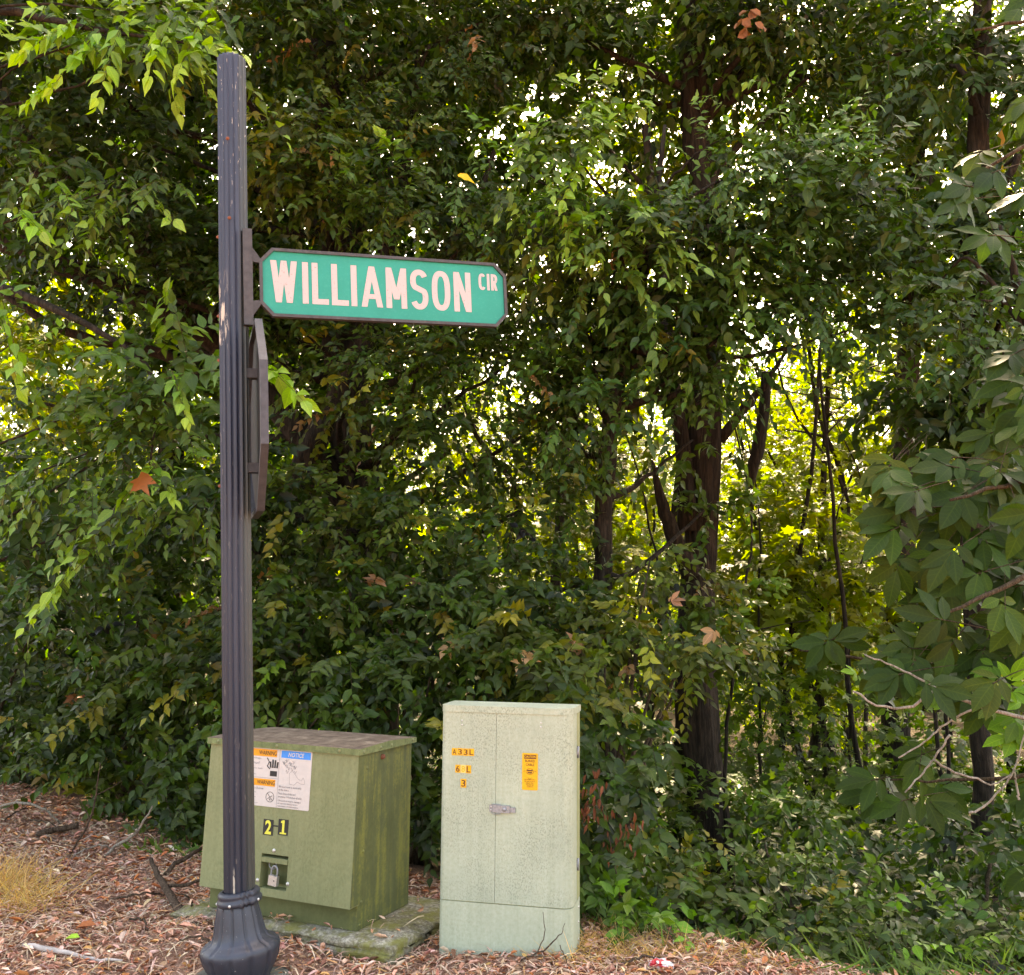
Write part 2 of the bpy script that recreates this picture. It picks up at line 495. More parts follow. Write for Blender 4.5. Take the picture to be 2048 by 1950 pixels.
# slanted hood with a lock recess
FT, FB = np.array([0, .000, .727]), np.array([0, -.036, .105])
fb = (FT - FB) / np.linalg.norm(FT - FB); fn = np.array([0, -fb[2], fb[1]]); FLEN = np.linalg.norm(FT - FB)
def fpl(a, b, off=0.0): return FT + np.array([a, 0, 0]) + fb * b + fn * off
wn_ = t_world_v(fn); wo = np.array([TX, TY, TZ]) + t_world_v(FT)
def fpx(x, y):
    q = t_local(onplane(x, y, wo, wn_)) - FT
    return q[0], float(q @ fb)
r0 = fpx(523.5, 1706); r1 = fpx(572, 1785)
ra0, ra1, rb1, rb0 = r0[0], r1[0], r0[1], r1[1] + .004
bm = bmesh.new()
A_, B_ = [-TW, ra0, ra1, .0], [-FLEN, rb0, rb1, 0.0]
gv = {(i, j): bm.verts.new(fpl(A_[i], B_[j])) for i in range(4) for j in range(4)}
for i in range(3):
    for j in range(3):
        if (i, j) != (1, 1): bm.faces.new((gv[i, j], gv[i + 1, j], gv[i + 1, j + 1], gv[i, j + 1]))
RD = .052
rc = [(1, 1), (2, 1), (2, 2), (1, 2)]
rv = [bm.verts.new(fpl(A_[i], B_[j], -RD)) for i, j in rc]
for k in range(4):
    bm.faces.new((gv[rc[k]], gv[rc[(k + 1) % 4]], rv[(k + 1) % 4], rv[k]))
bm.faces.new(rv)
for i, xs in ((0, -TW), (3, 0.0)):                # side cheeks
    bk1 = bm.verts.new((xs, .155, .727)); bk0 = bm.verts.new((xs, .034, .105))
    bm.faces.new([gv[i, 0], gv[i, 1], gv[i, 2], gv[i, 3], bk1, bk0])
    if i == 0: L1, L0 = bk1, bk0
    else:
        bm.faces.new([gv[0, 3], gv[1, 3], gv[2, 3], gv[3, 3], bk1, L1]); bm.faces.new([gv[0, 0], gv[1, 0], gv[2, 0], gv[3, 0], bk0, L0])
hood = bmobj("hood_door", bm, TGREEN, tr)
# side cheek overlay so that the crease along the diagonal shows
bm = bmesh.new(); prism(bm, [(-.034, .11), (.036, .11), (.157, .724), (.002, .724)], 0, .0005, .0035)
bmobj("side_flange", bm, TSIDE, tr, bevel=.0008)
box("recess_bar", ra0 + .004, ra1 - .001, FT[1] + fb[1] * (rb1 - .028) - .004, .03, FT[2] + fb[2] * (rb1 - .034), FT[2] + fb[2] * (rb1 - .014), TGREEN, tr, .004)
box("recess_plate", ra0 + .040, ra1 - .002, .012, .02, FT[2] + fb[2] * (rb0 + .012), FT[2] + fb[2] * (rb1 - .036), TSIDE, tr, .002)
# lid
bm = bmesh.new(); prism(bm, [(-.013, .727), (TD + .010, .727), (TD + .010, .750), (TD * .5, .762), (-.013, .754)], 0, -TW - .012, .013)
lid = bmobj("lid", bm, TLID, tr, bevel=.005)
for px in (441, 558, 682):
    q = fpx(px, 0)[0]; q = t_local(onplane(px, 1483 + (px - 441) * .075, wo, wn_))[0]
    dome("rivet", (q, -.013, .741), (0, -1, 0), .0075, .004, TGREEN, tr)
for yy in (.02, .16, .25, .44): dome("rivet", (.013, yy, .741), (1, 0, 0), .0075, .004, TGREEN, tr)
for (yy, zz) in ((.065, .665), (.05, .32), (.045, .115), (.05, .02)): dome("rivet", (.0036 if zz > .1 else -.006, yy, zz), (1, 0, 0), .0075, .004, TSIDE, tr)
dome("bolt", (-.006, .20, .695), (1, 0, 0), .013, .016, RUST, tr, 6)
for px, py in ((548, 1701), (515, 1760), (575.5, 1768)):
    a, b = fpx(px, py); dome("bolt", fpl(a, b), fn, .0085, .006, GALV, tr)
# sticker
SX0, SY1 = fpx(470, 1490); SX1, _ = fpx(625, 1510); _, SYT = fpx(557, 1499); _, SYB = fpx(557, 1616)
SYT = fpx(556, 1498.5)[1]; SYB = fpx(556, 1615.5)[1]
stk = patch("warning_sticker", fpl, SX0, SX1, SYB, SYT, .0015, WHITEV, tr, r=.006)
stk["label"] = "white sticker with WARNING and NOTICE panels"
SH = SYT - SYB; mid = fpx(557.5, 1550)[0]; RW = SX1 - mid; LW = mid - SX0
def sf(u, v_): return mid + u * RW, SYB + v_ * SH          # right column, 0..1
patch("notice_banner", fpl, mid + .05 * RW, SX1 - .04 * RW, SYB + .86 * SH, SYB + .985 * SH, .0021, BLUE, stk)
printed("lettering", "NOTICE", fpl, mid + .27 * RW, mid + .76 * RW, SYB + .885 * SH, SYB + .96 * SH, .0026, WHITEV, stk, bold=.02, shear=.2)
for b0, b1 in ((.86, .985), (.35, .47)):
    patch("warning_banner", fpl, SX0 + .03 * LW, mid - .06 * LW, SYB + b0 * SH, SYB + b1 * SH, .0021, ORANGE, stk)
    printed("lettering", "WARNING", fpl, mid - .66 * RW, mid - .10 * RW, SYB + (b0 + .025) * SH, SYB + (b1 - .025) * SH, .0026, BLACK, stk, bold=.010)
strokes("divider", fpl, [[(mid, SYB), (mid, SYT)], [(SX0, SYB + .49 * SH), (mid, SYB + .49 * SH)]], .0012, .0022, GREYP, stk)
def rtext(s, v0, v1, u0=.02, u1=.80):
    printed("lettering", s, fpl, mid + u0 * RW, mid + u1 * RW, SYB + v0 * SH, SYB + v1 * SH, .0022, GREYP, stk, bold=.006, res=1)
rtext("We need room to work safely\non this device.", .295, .385, .03, .74)
rtext("Please keep shrubs and\nstructures 10 feet from all sides.", .175, .27, .03, .78)
rtext("Obstructions may be damaged\nor removed during service\nrestoration or maintenance.", .02, .145, .03, .74)
def ltext(s, v0, v1, u0, u1, **k):
    printed("lettering", s, fpl, SX0 + u0 * LW, SX0 + u1 * LW, SYB + v0 * SH, SYB + v1 * SH, .0022, GREYP, stk, res=1, **k)
ltext("Hazardous voltage.", .80, .84, .1, .62); ltext("Keep Out!", .70, .765, .18, .58)
ltext("Will shock, burn or cause death.\nAlways lock.\nCall us if open or\nunlocked. Electric Co-op.", .53, .66, .05, .66)
ltext("Buried Cables Below", .285, .325, .2, .70); ltext("Call before\nyou dig\nin this area\n1020", .10, .25, .25, .55); ltext("Digging here may cause death", .035, .06, .1, .6)
# hand with a shock
ha, hb, hu = mid - .26 * RW, SYB + .55 * SH, RW * .011
hand = [[(ha + i * 6 * hu, hb + 16 * hu), (ha + i * 6 * hu + (i - 1.5) * 1.2 * hu, hb + (30 + (0, 5, 4, 0)[i]) * hu)] for i in range(4)]
strokes("hand_symbol", fpl, hand, 4.6 * hu, .0023, BLACK, stk)
strokes("hand_symbol", fpl, [[(ha + 9 * hu, hb - 3 * hu), (ha + 9 * hu, hb + 9 * hu)]], 20 * hu, .0022, BLACK, stk)
strokes("shock_symbol", fpl, [[(ha - 12 * hu, hb + 38 * hu), (ha - 5 * hu, hb + 29 * hu), (ha - 10 * hu, hb + 19 * hu), (ha - 2 * hu, hb + 13 * hu)]], 2.4 * hu, .0024, BLACK, stk)
dc = (mid - .22 * RW, SYB + .17 * SH); dr = .125 * RW
circ = [(dc[0] + dr * math.cos(t_ * .2618), dc[1] + dr * math.sin(t_ * .2618)) for t_ in range(25)]
strokes("no_digging_symbol", fpl, [circ, [(dc[0] - dr * .7, dc[1] + dr * .7), (dc[0] + dr * .7, dc[1] - dr * .7)], [(dc[0] + dr * .6, dc[1] + dr * .3), (dc[0] - dr * .1, dc[1] - dr * .1), (dc[0] - .6 * dr, dc[1] - dr * .4)], [(dc[0] - .1 * dr, dc[1] - .7 * dr), (dc[0], dc[1] - .3 * dr), (dc[0] + .15 * dr, dc[1] - .65 * dr)]], .0022, .0023, BLACK, stk)
dr_lines = []
rg = random.Random(3)
for _ in range(16):                                  # sketch: shrub, shovel and figure
    x0, y0 = mid + (.08 + .45 * rg.random()) * RW, SYB + (.62 + .2 * rg.random()) * SH
    dr_lines.append([(x0, y0), (x0 + .03 * RW, y0 + .035 * SH * rg.random()), (x0 + .05 * RW, y0 - .03 * SH), (x0 + .09 * RW, y0 + .02 * SH)])
dr_lines += [[(mid + .36 * RW, SYB + .42 * SH), (mid + .34 * RW, SYB + .60 * SH), (mid + .42 * RW, SYB + .66 * SH), (mid + .62 * RW, SYB + .52 * SH), (mid + .7 * RW, SYB + .5 * SH)],
             [(mid + .36 * RW, SYB + .42 * SH), (mid + .5 * RW, SYB + .41 * SH), (mid + .6 * RW, SYB + .47 * SH), (mid + .7 * RW, SYB + .44 * SH), (mid + .82 * RW, SYB + .44 * SH), (mid + .82 * RW, SYB + .5 * SH), (mid + .77 * RW, SYB + .55 * SH), (mid + .72 * RW, SYB + .49 * SH)]]
strokes("sketch", fpl, dr_lines, .0011, .0023, GREYP, stk)
# 2-1
for px0, px1, ch in ((528, 545.5, "2"), (558, 575.5, "1")):
    a0, b1 = fpx(px0, 1637.5); a1, b0 = fpx(px1, 1671.5)
    pl = patch("number_plate", fpl, a0, a1, b0, b1, .0015, BLACK, tr)
    w_ = a1 - a0
    if ch == "1":
        m1_ = (a0 + a1) / 2; s1_ = .2 * w_
        patch("digit", fpl, m1_ - s1_ * .5, m1_ + s1_ * .6, b0 + .010, b1 - .004, .0021, LEMON, pl)
        patch("digit", fpl, m1_ - s1_ * 1.5, m1_ + s1_ * 1.7, b0 + .004, b0 + .0105, .0022, LEMON, pl)
        patch("digit", fpl, m1_ - s1_ * 1.2, m1_ - s1_ * .5, b1 - .016, b1 - .007, .0022, LEMON, pl)
        continue
    printed("digit", ch, fpl, a0 + .2 * w_, a1 - .17 * w_, b0 + .004, b1 - .003, .0021, LEMON, pl, bold=.03)
a0, b1 = fpx(547.5, 1650); a1, b0 = fpx(556, 1654); patch("dash", fpl, a0, a1, b0, b1, .0015, BLACK, tr)

# padlock hanging in the recess
la, lb = fpx(545, 1759)
lock = empty("padlock", tuple(np.array([TX, TY, TZ]) + t_world_v(fpl(la, lb, -.008))), (0, math.radians(6), -TYAW))
tag(lock, "silver steel padlock hanging on a ring in the recess of the green box", "padlock")
LOCKM = mplain("lock_steel", (.60, .55, .50), .4, .55, .5, .15, 120)
bm = bmesh.new(); bbox(bm, -.022, .022, -.009, .009, -.026, .016); bmobj("lock_body", bm, LOCKM, lock, bevel=.003)
tube("shackle", [(-.015, 0, .012, .0042), (-.016, 0, .035, .0042), (-.010, 0, .051, .0042), (0, 0, .056, .0042), (.010, 0, .051, .0042), (.016, 0, .035, .0042), (.015, 0, .012, .0042)], STEEL, lock, 8, 22)
tube("ring", [(-.022 + .019 * math.cos(a), .012, .055 + .019 * math.sin(a), .0028) for a in np.linspace(0, 2 * PI, 13)], STEEL, lock, 6, 30)
dome("keyhole", (.008, -.009, -.004), (0, -1, 0), .003, .0008, BLACK, lock, 8)

# concrete pad under it
pd = empty("concrete_pad", (TX, TY, 0), (0, 0, -TYAW))
tag(pd, "weathered mossy concrete pad beneath the green electrical box", "concrete pad")
bm = bmesh.new(); bbox(bm, -TW - .14, .215, -.05, TD + .16, -.12, TZ)
bmesh.ops.subdivide_edges(bm, edges=bm.edges[:], cuts=14, use_grid_fill=True)
for v_ in bm.verts:
    e_ = min(v_.co.x + TW + .14, .215 - v_.co.x, v_.co.y + .05, TD + .16 - v_.co.y)
    if v_.co.z > TZ - .03: v_.co.z -= .022 * math.exp(-max(0, e_) / .03) * (0.4 + random.random())
    if e_ < .005: 
        v_.co.x += random.gauss(0, .006); v_.co.y += random.gauss(0, .006)
    # keep what carries the box flat and below its foot
    if v_.co.z > TZ - .004: v_.co.z = TZ - .003
bmobj("slab", bm, CONC, pd, smooth=True)

# ================================================================== telecom cabinet
CX, CY, CYAW, CW, CD, CHH = .262, 4.173, .2236, .570, .20, 1.030
cabt = empty("utility_cabinet", (CX, CY, 0), (0, 0, -CYAW))
tag(cabt, "tall pale green utility cabinet with amber number tiles and buried cable sticker", "cabinet")
cc, cs_ = math.cos(-CYAW), math.sin(-CYAW)
cn = np.array([cs_, -cc, 0])
def c_local(p_):
    d = np.asarray(p_) - np.array([CX, CY, 0]); return np.array([cc * d[0] + cs_ * d[1], -cs_ * d[0] + cc * d[1], d[2]])
def cfr(a, b, off=0.0): return np.array([a, -off, b])
def cpx(x, y):
    q = c_local(onplane(x, y, (CX, CY, 0), cn)); return q[0], q[2]
seam = cpx(992, 1520)[0]
def contour(inset, rl=.022, rr=.042):
    """outer outline from the back left corner round the front to the back right corner"""
    pts = [(-CW + inset, CD - inset)]
    for k in range(7):
        th = PI + PI / 2 * k / 6; pts.append((-CW + rl + (rl - inset) * math.cos(th), rl + (rl - inset) * math.sin(th)))
    pts += [(seam, inset)]
    for k in range(9):
        th = -PI / 2 + PI / 2 * k / 8; pts.append((-rr + (rr - inset) * math.cos(th), rr + (rr - inset) * math.sin(th)))
    pts += [(-inset, CD - inset)]
    return pts
bm = bmesh.new(); prism(bm, contour(.007), 2, -.03, 1.006); bmobj("inner_frame", bm, CABE, cabt)
zs = .222
bm = bmesh.new(); prism(bm, contour(.0), 2, -.06, zs); bmobj("skirt", bm, CABS, cabt)
O, I_ = contour(0.0), contour(.005)
def door(name, sel_o, sel_i, z0, z1, mat):
    bm = bmesh.new(); prism(bm, sel_o + sel_i[::-1], 2, z0, z1); return bmobj(name, bm, mat, cabt, smooth=False, bevel=.0012, angle=50)
kL = [(-CW, .125)] + O[1:8] + [(seam - .0008, 0)]; kLi = [(-CW + .005, .125)] + I_[1:8] + [(seam - .0008, .005)]
ld = door("left_door", kL, kLi, zs + .004, 1.004, CABM)
kR = [(seam + .0008, 0)] + O[9:18] + [(0, .122)]; kRi = [(seam + .0008, .005)] + I_[9:18] + [(-.005, .122)]
rd = door("right_door", kR, kRi, zs + .004, 1.004, CABM)
box("side_panel", -.006, .0, .130, CD, zs + .004, 1.004, CABE, cabt, .001)
bm = bmesh.new(); prism(bm, contour(-.004, .028, .05) , 2, 1.0025, CHH)
bmobj("cap", bm, CABM, cabt, bevel=.010, angle=60)
for zc in (cpx(1140, 1511)[1] + .0, cpx(1140, 1742)[1]):
    hg = box("hinge", .0005, .004, .112, .142, zc - .012, zc + .018, STEEL, cabt, .001)
    tube("hinge_pin", [(.005, .126, zc - .028, .0045), (.005, .126, zc + .022, .0045)], STEEL, hg, 8, 2)
for px, py in ((924, 1441), (924, 1449.5), (1082, 1446), (1082, 1454)):
    a, b = cpx(px, py); dome("screw", (a, 0, b), (0, -1, 0), .0042, .003, GALV, cabt, 8)
for zz in (.06, .13, .19): dome("screw", (0, .16, zz), (1, 0, 0), .006, .004, GALV, cabt, 8)
def tiles(x0, x1, y0, y1, slope, chars, faded=()):
    a0, b1 = cpx(x0, y0); a1, b0 = cpx(x1, y1)
    n = len(chars); w_ = (a1 - a0) / n
    for i, ch in enumerate(chars):
        fd = i in faded; lo = a0 + i * w_; dz = rg.uniform(-.0012, .0012)
        pl = patch("number_tile", cfr, lo + .0008, lo + w_ - .0008, b0 + dz, b1 + dz, .0012, AMBERF if fd else AMBER, cabt)
        printed("character", ch, cfr, lo + .17 * w_, lo + .84 * w_, b0 + dz + .004, b1 + dz - .004, .0018, AMBER if fd else BROWNP, pl, bold=.012)
tiles(903.5, 948.5, 1496, 1512.5, 0, "A33L"); tiles(910.5, 942.5, 1529.5, 1547, 0, "68L", (1,)); tiles(921, 933, 1557, 1575, 0, "3")
a0, b1 = cpx(1044.5, 1505.5); a1, b0 = cpx(1075.5, 1581)
cst = patch("caution_sticker", cfr, a0, a1, b0, b1, .0012, AMBER, cabt, r=.005)
cst["label"] = "amber sticker reading CAUTION BURIED CABLE"
cw_, chh = a1 - a0, b1 - b0
def cb(u, v_): return a0 + u * cw_, b0 + v_ * chh
patch("caution_bar", cfr, a0 + .13 * cw_, a1 - .10 * cw_, b0 + .845 * chh, b0 + .955 * chh, .0018, BROWNP, cst)
def ctext(s, u0, u1, v0, v1, mat=BROWNP, **k): printed("lettering", s, cfr, a0 + u0 * cw_, a0 + u1 * cw_, b0 + v0 * chh, b0 + v1 * chh, .0023, mat, cst, align='CENTER', **k)
ctext("CAUTION", .16, .87, .87, .935, AMBER, bold=.02); ctext("BURIED", .2, .82, .755, .82, bold=.006); ctext("CABLE", .24, .78, .655, .72, bold=.006)
ctext("BEFORE DIGGING\nIN THIS VICINITY\nPLEASE CALL\nTELEPHONE\nCOMPANY", .16, .84, .075, .30, res=1)
eo = cb(.5, .5); er = .24 * cw_
strokes("emblem", cfr, [[(eo[0] + er * 1.0 * math.cos(k * .2618), eo[1] + er * .75 * math.sin(k * .2618)) for k in range(25)], [(eo[0] - er * 1.7, eo[1]), (eo[0] - er * 1.2, eo[1] + er * .2)], [(eo[0] + er * 1.7, eo[1]), (eo[0] + er * 1.2, eo[1] + er * .2)], [(eo[0] - er * .5, eo[1] - er * 1.5), (eo[0], eo[1] - er * 2), (eo[0] + er * .5, eo[1] - er * 1.5)]], .0012, .0022, BROWNP, cst)
strokes("emblem", cfr, [[(eo[0] - er * .75, eo[1] + er * .25), (eo[0] + er * .75, eo[1] + er * .25)], [(eo[0] - er * .6, eo[1] - er * .28), (eo[0] + er * .6, eo[1] - er * .28)]], er * .34, .0021, BROWNP, cst)
# latch
a0, b1 = cpx(979, 1608); a1, b0 = cpx(1031, 1627); lw = a1 - a0; lm = (b0 + b1) / 2
lt = box("latch", a0 + .16 * lw, a0 + .80 * lw, -.012, 0.001, lm - .015, lm + .015, STEEL, cabt, .003)
box("latch_plate", a0, a0 + .16 * lw, -.003, 0.001, lm - .014, lm + .014, STEEL, lt, .001)
box("latch_hasp", a0 + .80 * lw, a1, -.008, 0.001, lm - .012, lm + .008, STEEL, lt, .002)
dome("latch_button", (a0 + .6 * lw, -.012, lm), (0, -1, 0), .0095, .005, STEEL, lt, 14)
tube("latch_loop", [(a0 + .08 * lw, -.005, lm + .016, .0016), (a0 + .2 * lw, -.011, lm + .019, .0016), (a0 + .45 * lw, -.009, lm + .018, .0016)], STEEL, lt, 6, 8)
tube("latch_loop", [(a0 + .08 * lw, -.005, lm - .016, .0016), (a0 + .2 * lw, -.011, lm - .021, .0016), (a0 + .45 * lw, -.009, lm - .019, .0016)], STEEL, lt, 6, 8)
for s_ in (-1, 1): dome("rivet", (a0 + .07 * lw, -.003, lm + s_ * .007), (0, -1, 0), .0035, .002, GALV, lt, 8)

# ================================================================== sign post
GP = G(481, 1962)
pa, pb = P(479, 1770, GP[1]), P(463, 118, GP[1])
LEAN = math.atan2(pb[0] - pa[0], pb[2] - pa[2])
bx = pa[0] - math.tan(LEAN) * pa[2]
post = empty("sign_post", (bx, GP[1], 0), (0, LEAN, 0))
tag(post, "leaning fluted charcoal metal post with a bell-shaped base carrying the street signs", "sign post")
POLEL, PR = pb[2] / math.cos(LEAN), .0605
t = NT("post_paint"); v = t.coord(); X_, Y_, Z_ = t.sep(v)[:3]
n = t.noise(t.mapping(v, (60, 60, 2.2)), 1.0, 5, .6); nb = t.noise(v, 5, 4)
c = t.ramp(n, [(.3, (.013, .018, .033)), (.7, (.028, .036, .062))])
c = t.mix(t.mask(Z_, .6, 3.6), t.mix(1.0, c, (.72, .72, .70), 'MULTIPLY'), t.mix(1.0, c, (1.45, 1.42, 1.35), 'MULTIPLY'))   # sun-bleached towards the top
# green algae down the side away from the light
side = t.mask(t.math('ADD', X_, t.math('MULTIPLY', t.noise(t.mapping(v, (40, 40, 1.2), (5, 0, 0)), 1, 4), .03)), .045, .066)
hz = t.mask(t.noise(t.mapping(v, (1, 1, 1.3)), 1.0, 3), .3, .6)
c = t.mix(t.math('MULTIPLY', t.math('MULTIPLY', side, t.math('ADD', t.math('MULTIPLY', hz, .6), .4)), .5), c, (.075, .08, .042))
# flaked-off paint: a long patch on the front near the sign, streaks at the top
fl = t.noise(t.mapping(v, (95, 95, 11)), 1.0, 4, .6, .4)
band = t.math('MULTIPLY', t.mask(Z_, 2.50, 2.56), t.mask(Z_, 2.86, 2.70)); arc = t.mask(X_, -.004, -.022)
m_ = t.math('MULTIPLY', t.math('MULTIPLY', t.mask(fl, .53, .555), band), arc)
fl2 = t.noise(t.mapping(v, (110, 110, 16), (2, 7, 1)), 1.0, 4, .6)
m2 = t.math('MULTIPLY', t.mask(fl2, .655, .675), t.math('ADD', .15, t.mask(Z_, 3.1, 3.5)))
low = t.math('MULTIPLY', t.math('MULTIPLY', t.mask(Z_, .335, .345), t.mask(Z_, .44, .40)), t.mask(t.math('ABSOLUTE', t.math('ADD', X_, .006)), .006, .003))
m3 = t.math('MULTIPLY', low, t.mask(t.noise(v, 45, 3), .4, .5))
c = t.mix(t.math('MINIMUM', t.math('ADD', t.math('ADD', m_, m2), m3), 1.0), c, (.5, .44, .36))
t.base(c); t.set("Roughness", .48); t.set("Specular IOR Level", .45); t.bump(n, .05, .003)
POSTM = t.m
BASEM = NT("post_base_paint"); t = BASEM; v = t.coord(); n = t.noise(v, 12, 6, .65); sp = t.noise(v, 130, 3)
c = t.ramp(n, [(.3, (.017, .020, .030)), (.7, (.036, .041, .056))]); c = t.mix(t.mask(sp, .70, .74), c, (.4, .38, .35))
t.base(c); t.set("Roughness", .45); t.set("Specular IOR Level", .5); BASEM = t.m
FRAMEM = mplain("sign_frame_grey", (.055, .053, .055), .6, .2, .4, .3, 40)
def flute(r, z, th, k): return r - .0085 * abs(math.sin(8 * th)) ** .55, z
zz = np.linspace(-.05, POLEL - .004, 24).tolist()
lathe("pole", [(PR, q) for q in zz] + [(PR * .97, POLEL), (PR * .5, POLEL + .004), (.004, POLEL + .005)], 160, POSTM, post, flute, smooth=False)
def panel(r, z, th, k):
    g = math.cos(12 * th)
    d = 0
    if 2 <= k <= 5: d = .006 if g > .86 else 0
    if 8 <= k <= 16: d = .0068 if g > .80 else 0
    return r - d, z
bp = [(.104, -.08), (.106, .012), (.116, .030), (.131, .054), (.144, .082), (.1505, .108), (.1520, .122), (.1485, .133), (.140, .142), (.124, .149), (.109, .159), (.100, .177), (.0945, .203), (.0890, .230), (.0840, .255), (.080, .273), (.077, .284), (.075, .288), (.062, .290)]
bs = lathe("base", bp, 168, BASEM, post, panel)
bs.rotation_euler = (0, -LEAN - math.radians(6.5), 0); bs.location = (math.sin(math.radians(6.5) + LEAN) * .14, 0, 0.004)
def crack(r, z, th, k):
    d = (th - 5.35 + PI) % (2 * PI) - PI
    if r > .07 and abs(d) < .33: return r - .010 * (1 - abs(d) / .33) - .004 * math.sin(th * 37 + k * 2), z + .006 * math.sin(th * 23 + k)
    return r, z
cp = [(.0622, .288), (.0840, .290), (.0868, .298), (.0856, .307), (.0795, .312), (.0790, .318), (.0815, .324), (.0800, .332), (.0745, .337), (.0680, .339), (.0622, .339)]
co_ = lathe("collar", cp, 96, BASEM, post, crack, cap=False)
co_.rotation_euler = (0, -LEAN - math.radians(7.5), 0); co_.location = (math.sin(math.radians(7.5) + LEAN) * .30, 0, .004)
for th in (-1.75, -2.85, -.35):
    dome("screw", (.0865 * math.cos(th), .0865 * math.sin(th), .3), (math.cos(th), math.sin(th), 0), .006, .004, GALV, co_, 8)
def mconc(nm, c):
    t = NT(nm); v = t.coord(); n = t.noise(v, 40, 6, .7); t.base(t.ramp(n, [(.3, tuple(x * .6 for x in c)), (.7, c)])); t.set("Roughness", .95); t.bump(n, .5, .01); return t.m
FOOT = mconc("footing_concrete", (.16, .165, .13))
ft = lathe("footing", [(.19, -.1), (.19, .004), (.18, .014), (.12, .016)], 40, FOOT, post, lambda r, z, th, k: (r * (1 + .03 * math.sin(3 * th)), z))
ft.rotation_euler = (0, -LEAN, 0)
for px, py, th in ((468, 290, -1.62), (472, 447, -1.55)):
    z_ = P(px, py, GP[1])[2] / math.cos(LEAN); dome("rusty_bolt", (.0595 * math.cos(th), .0595 * math.sin(th), z_), (math.cos(th), math.sin(th), 0), .0085, .008, RUST, post, 6)
for py in (474, 632, 720, 971):
    z_ = P(445, py, GP[1])[2] / math.cos(LEAN); th = PI + .12; dome("rusty_bolt", (.058 * math.cos(th), .058 * math.sin(th), z_), (math.cos(th), math.sin(th), 0), .0085, .013, RUST, post, 6)

# ------------------------------------------------------------------ street-name blades
SYAW, SROLL = .3266, LEAN - .004
def ufr(yaw, roll):
    u = np.array([math.cos(yaw) * math.cos(roll), math.sin(yaw) * math.cos(roll), -math.sin(roll)])
    w_ = np.array([math.sin(roll) * math.cos(yaw), math.sin(roll) * math.sin(yaw), math.cos(roll)])
    return u, np.cross(w_, u), w_
def placed(name, o, u, y, w_):
    e = empty(name); m = Matrix.Identity(4)
    for i in range(3): m[i][0], m[i][1], m[i][2], m[i][3] = u[i], y[i], w_[i], o[i]
    e.matrix_world = m; return e
t = NT("sign_green"); v = t.coord(); n = t.noise(v, 90, 5, .7); n2 = t.noise(v, 4, 4)
c = t.ramp(n2, [(.3, (.003, .215, .165)), (.7, (.004, .26, .20))]); c = t.mix(t.math('MULTIPLY', t.mask(n, .52, .68), .35), c, (.035, .30, .24))
t.base(c); t.set("Roughness", .5); t.set("Specular IOR Level", .25); SGREEN = t.m
t = NT("sign_white_letter"); v = t.coord(); n = t.noise(v, 110, 4, .65)
t.base(t.mix(t.mask(n, .60, .68), (.42, .35, .34), (.26, .215, .20))); t.set("Roughness", .45); SWHITE = t.m
def octo(x0, x1, h, c0, c1):
    return [(x0 + c0, h), (x0, h - c1), (x0, -h + c1), (x0 + c0, -h), (x1 - c0, -h), (x1, -h + c1), (x1, h - c1), (x1 - c0, h)]
def blade(name, o, yaw, roll, x0, x1, h):
    u, y, w_ = ufr(yaw, roll); e = placed(name, o, u, y, w_)
    Oo = octo(x0, x1, h, .052, .056); Ii = octo(x0 + .013, x1 - .013, h - .013, .046, .05)
    V = []; Fc = []; n = 8
    for pts, yy in ((Oo, -.015), (Ii, -.015), (Ii, -.004), (Oo, .015), (Ii, .015), (Ii, .004)):
        V += [(p_[0], yy, p_[1]) for p_ in pts]
    for i in range(n):
        j = (i + 1) % n
        Fc += [(i, j, n + j, n + i), (n + i, n + j, 2 * n + j, 2 * n + i), (3 * n + i, 4 * n + i, 4 * n + j, 3 * n + j), (4 * n + i, 5 * n + i, 5 * n + j, 4 * n + j), (i, 3 * n + i, 3 * n + j, j)]
    pyobj("frame", V, Fc, FRAMEM, e)
    I2 = octo(x0 + .012, x1 - .012, h - .012, .046, .05)
    bm = bmesh.new(); prism(bm, I2, 1, -.006, .006); bmobj("panel", bm, SGREEN, e)
    return e
sg_o = np.array([-1.0246, GP[1], 2.8065])
# set from the picture: left chamfer corner of the plate
u, y_, w_ = ufr(SYAW, SROLL)
WL = .9933
sign = blade("street_name_sign", sg_o, SYAW, SROLL, -.052, WL + .052, .149)
tag(sign, "green street name sign reading WILLIAMSON CIR in a dark frame on the post", "street sign")
box("bracket", -.118, -.080, -.017, .017, -.19, .225, FRAMEM, sign, .004)
for s_ in (-1, 1):
    bm = bmesh.new(); prism(bm, [(-.082, s_ * .150), (-.046, s_ * .098), (-.046, s_ * .080), (-.082, s_ * .085)], 1, -.011, .011); bmobj("bracket_arm", bm, FRAMEM, sign, bevel=.003)
def spx(x, y):
    q = onplane(x, y, sg_o, y_) - sg_o; return float(q @ u), float(q @ w_)
def zpx(X, Y): return spx(400 + X / 3.078, 90 + Y / 3.078)
def sfr(a, b, off): return np.array([a, -.006 - off, b])
bt, bb = (zpx(515, 1332)[1] + zpx(1610, 1402)[1]) / 2, (zpx(515, 1588)[1] + zpx(1610, 1645)[1]) / 2
ST = .0255
def quad(V, Fc, pts, off):
    b_ = len(V); V += [sfr(a, b, off) for a, b in pts]; Fc.append(tuple(range(b_, b_ + len(pts))))
def bar(V, Fc, p_, q_, w_, off): quad(V, Fc, [(p_[0] - w_ / 2, p_[1]), (p_[0] + w_ / 2, p_[1]), (q_[0] + w_ / 2, q_[1]), (q_[0] - w_ / 2, q_[1])], off)
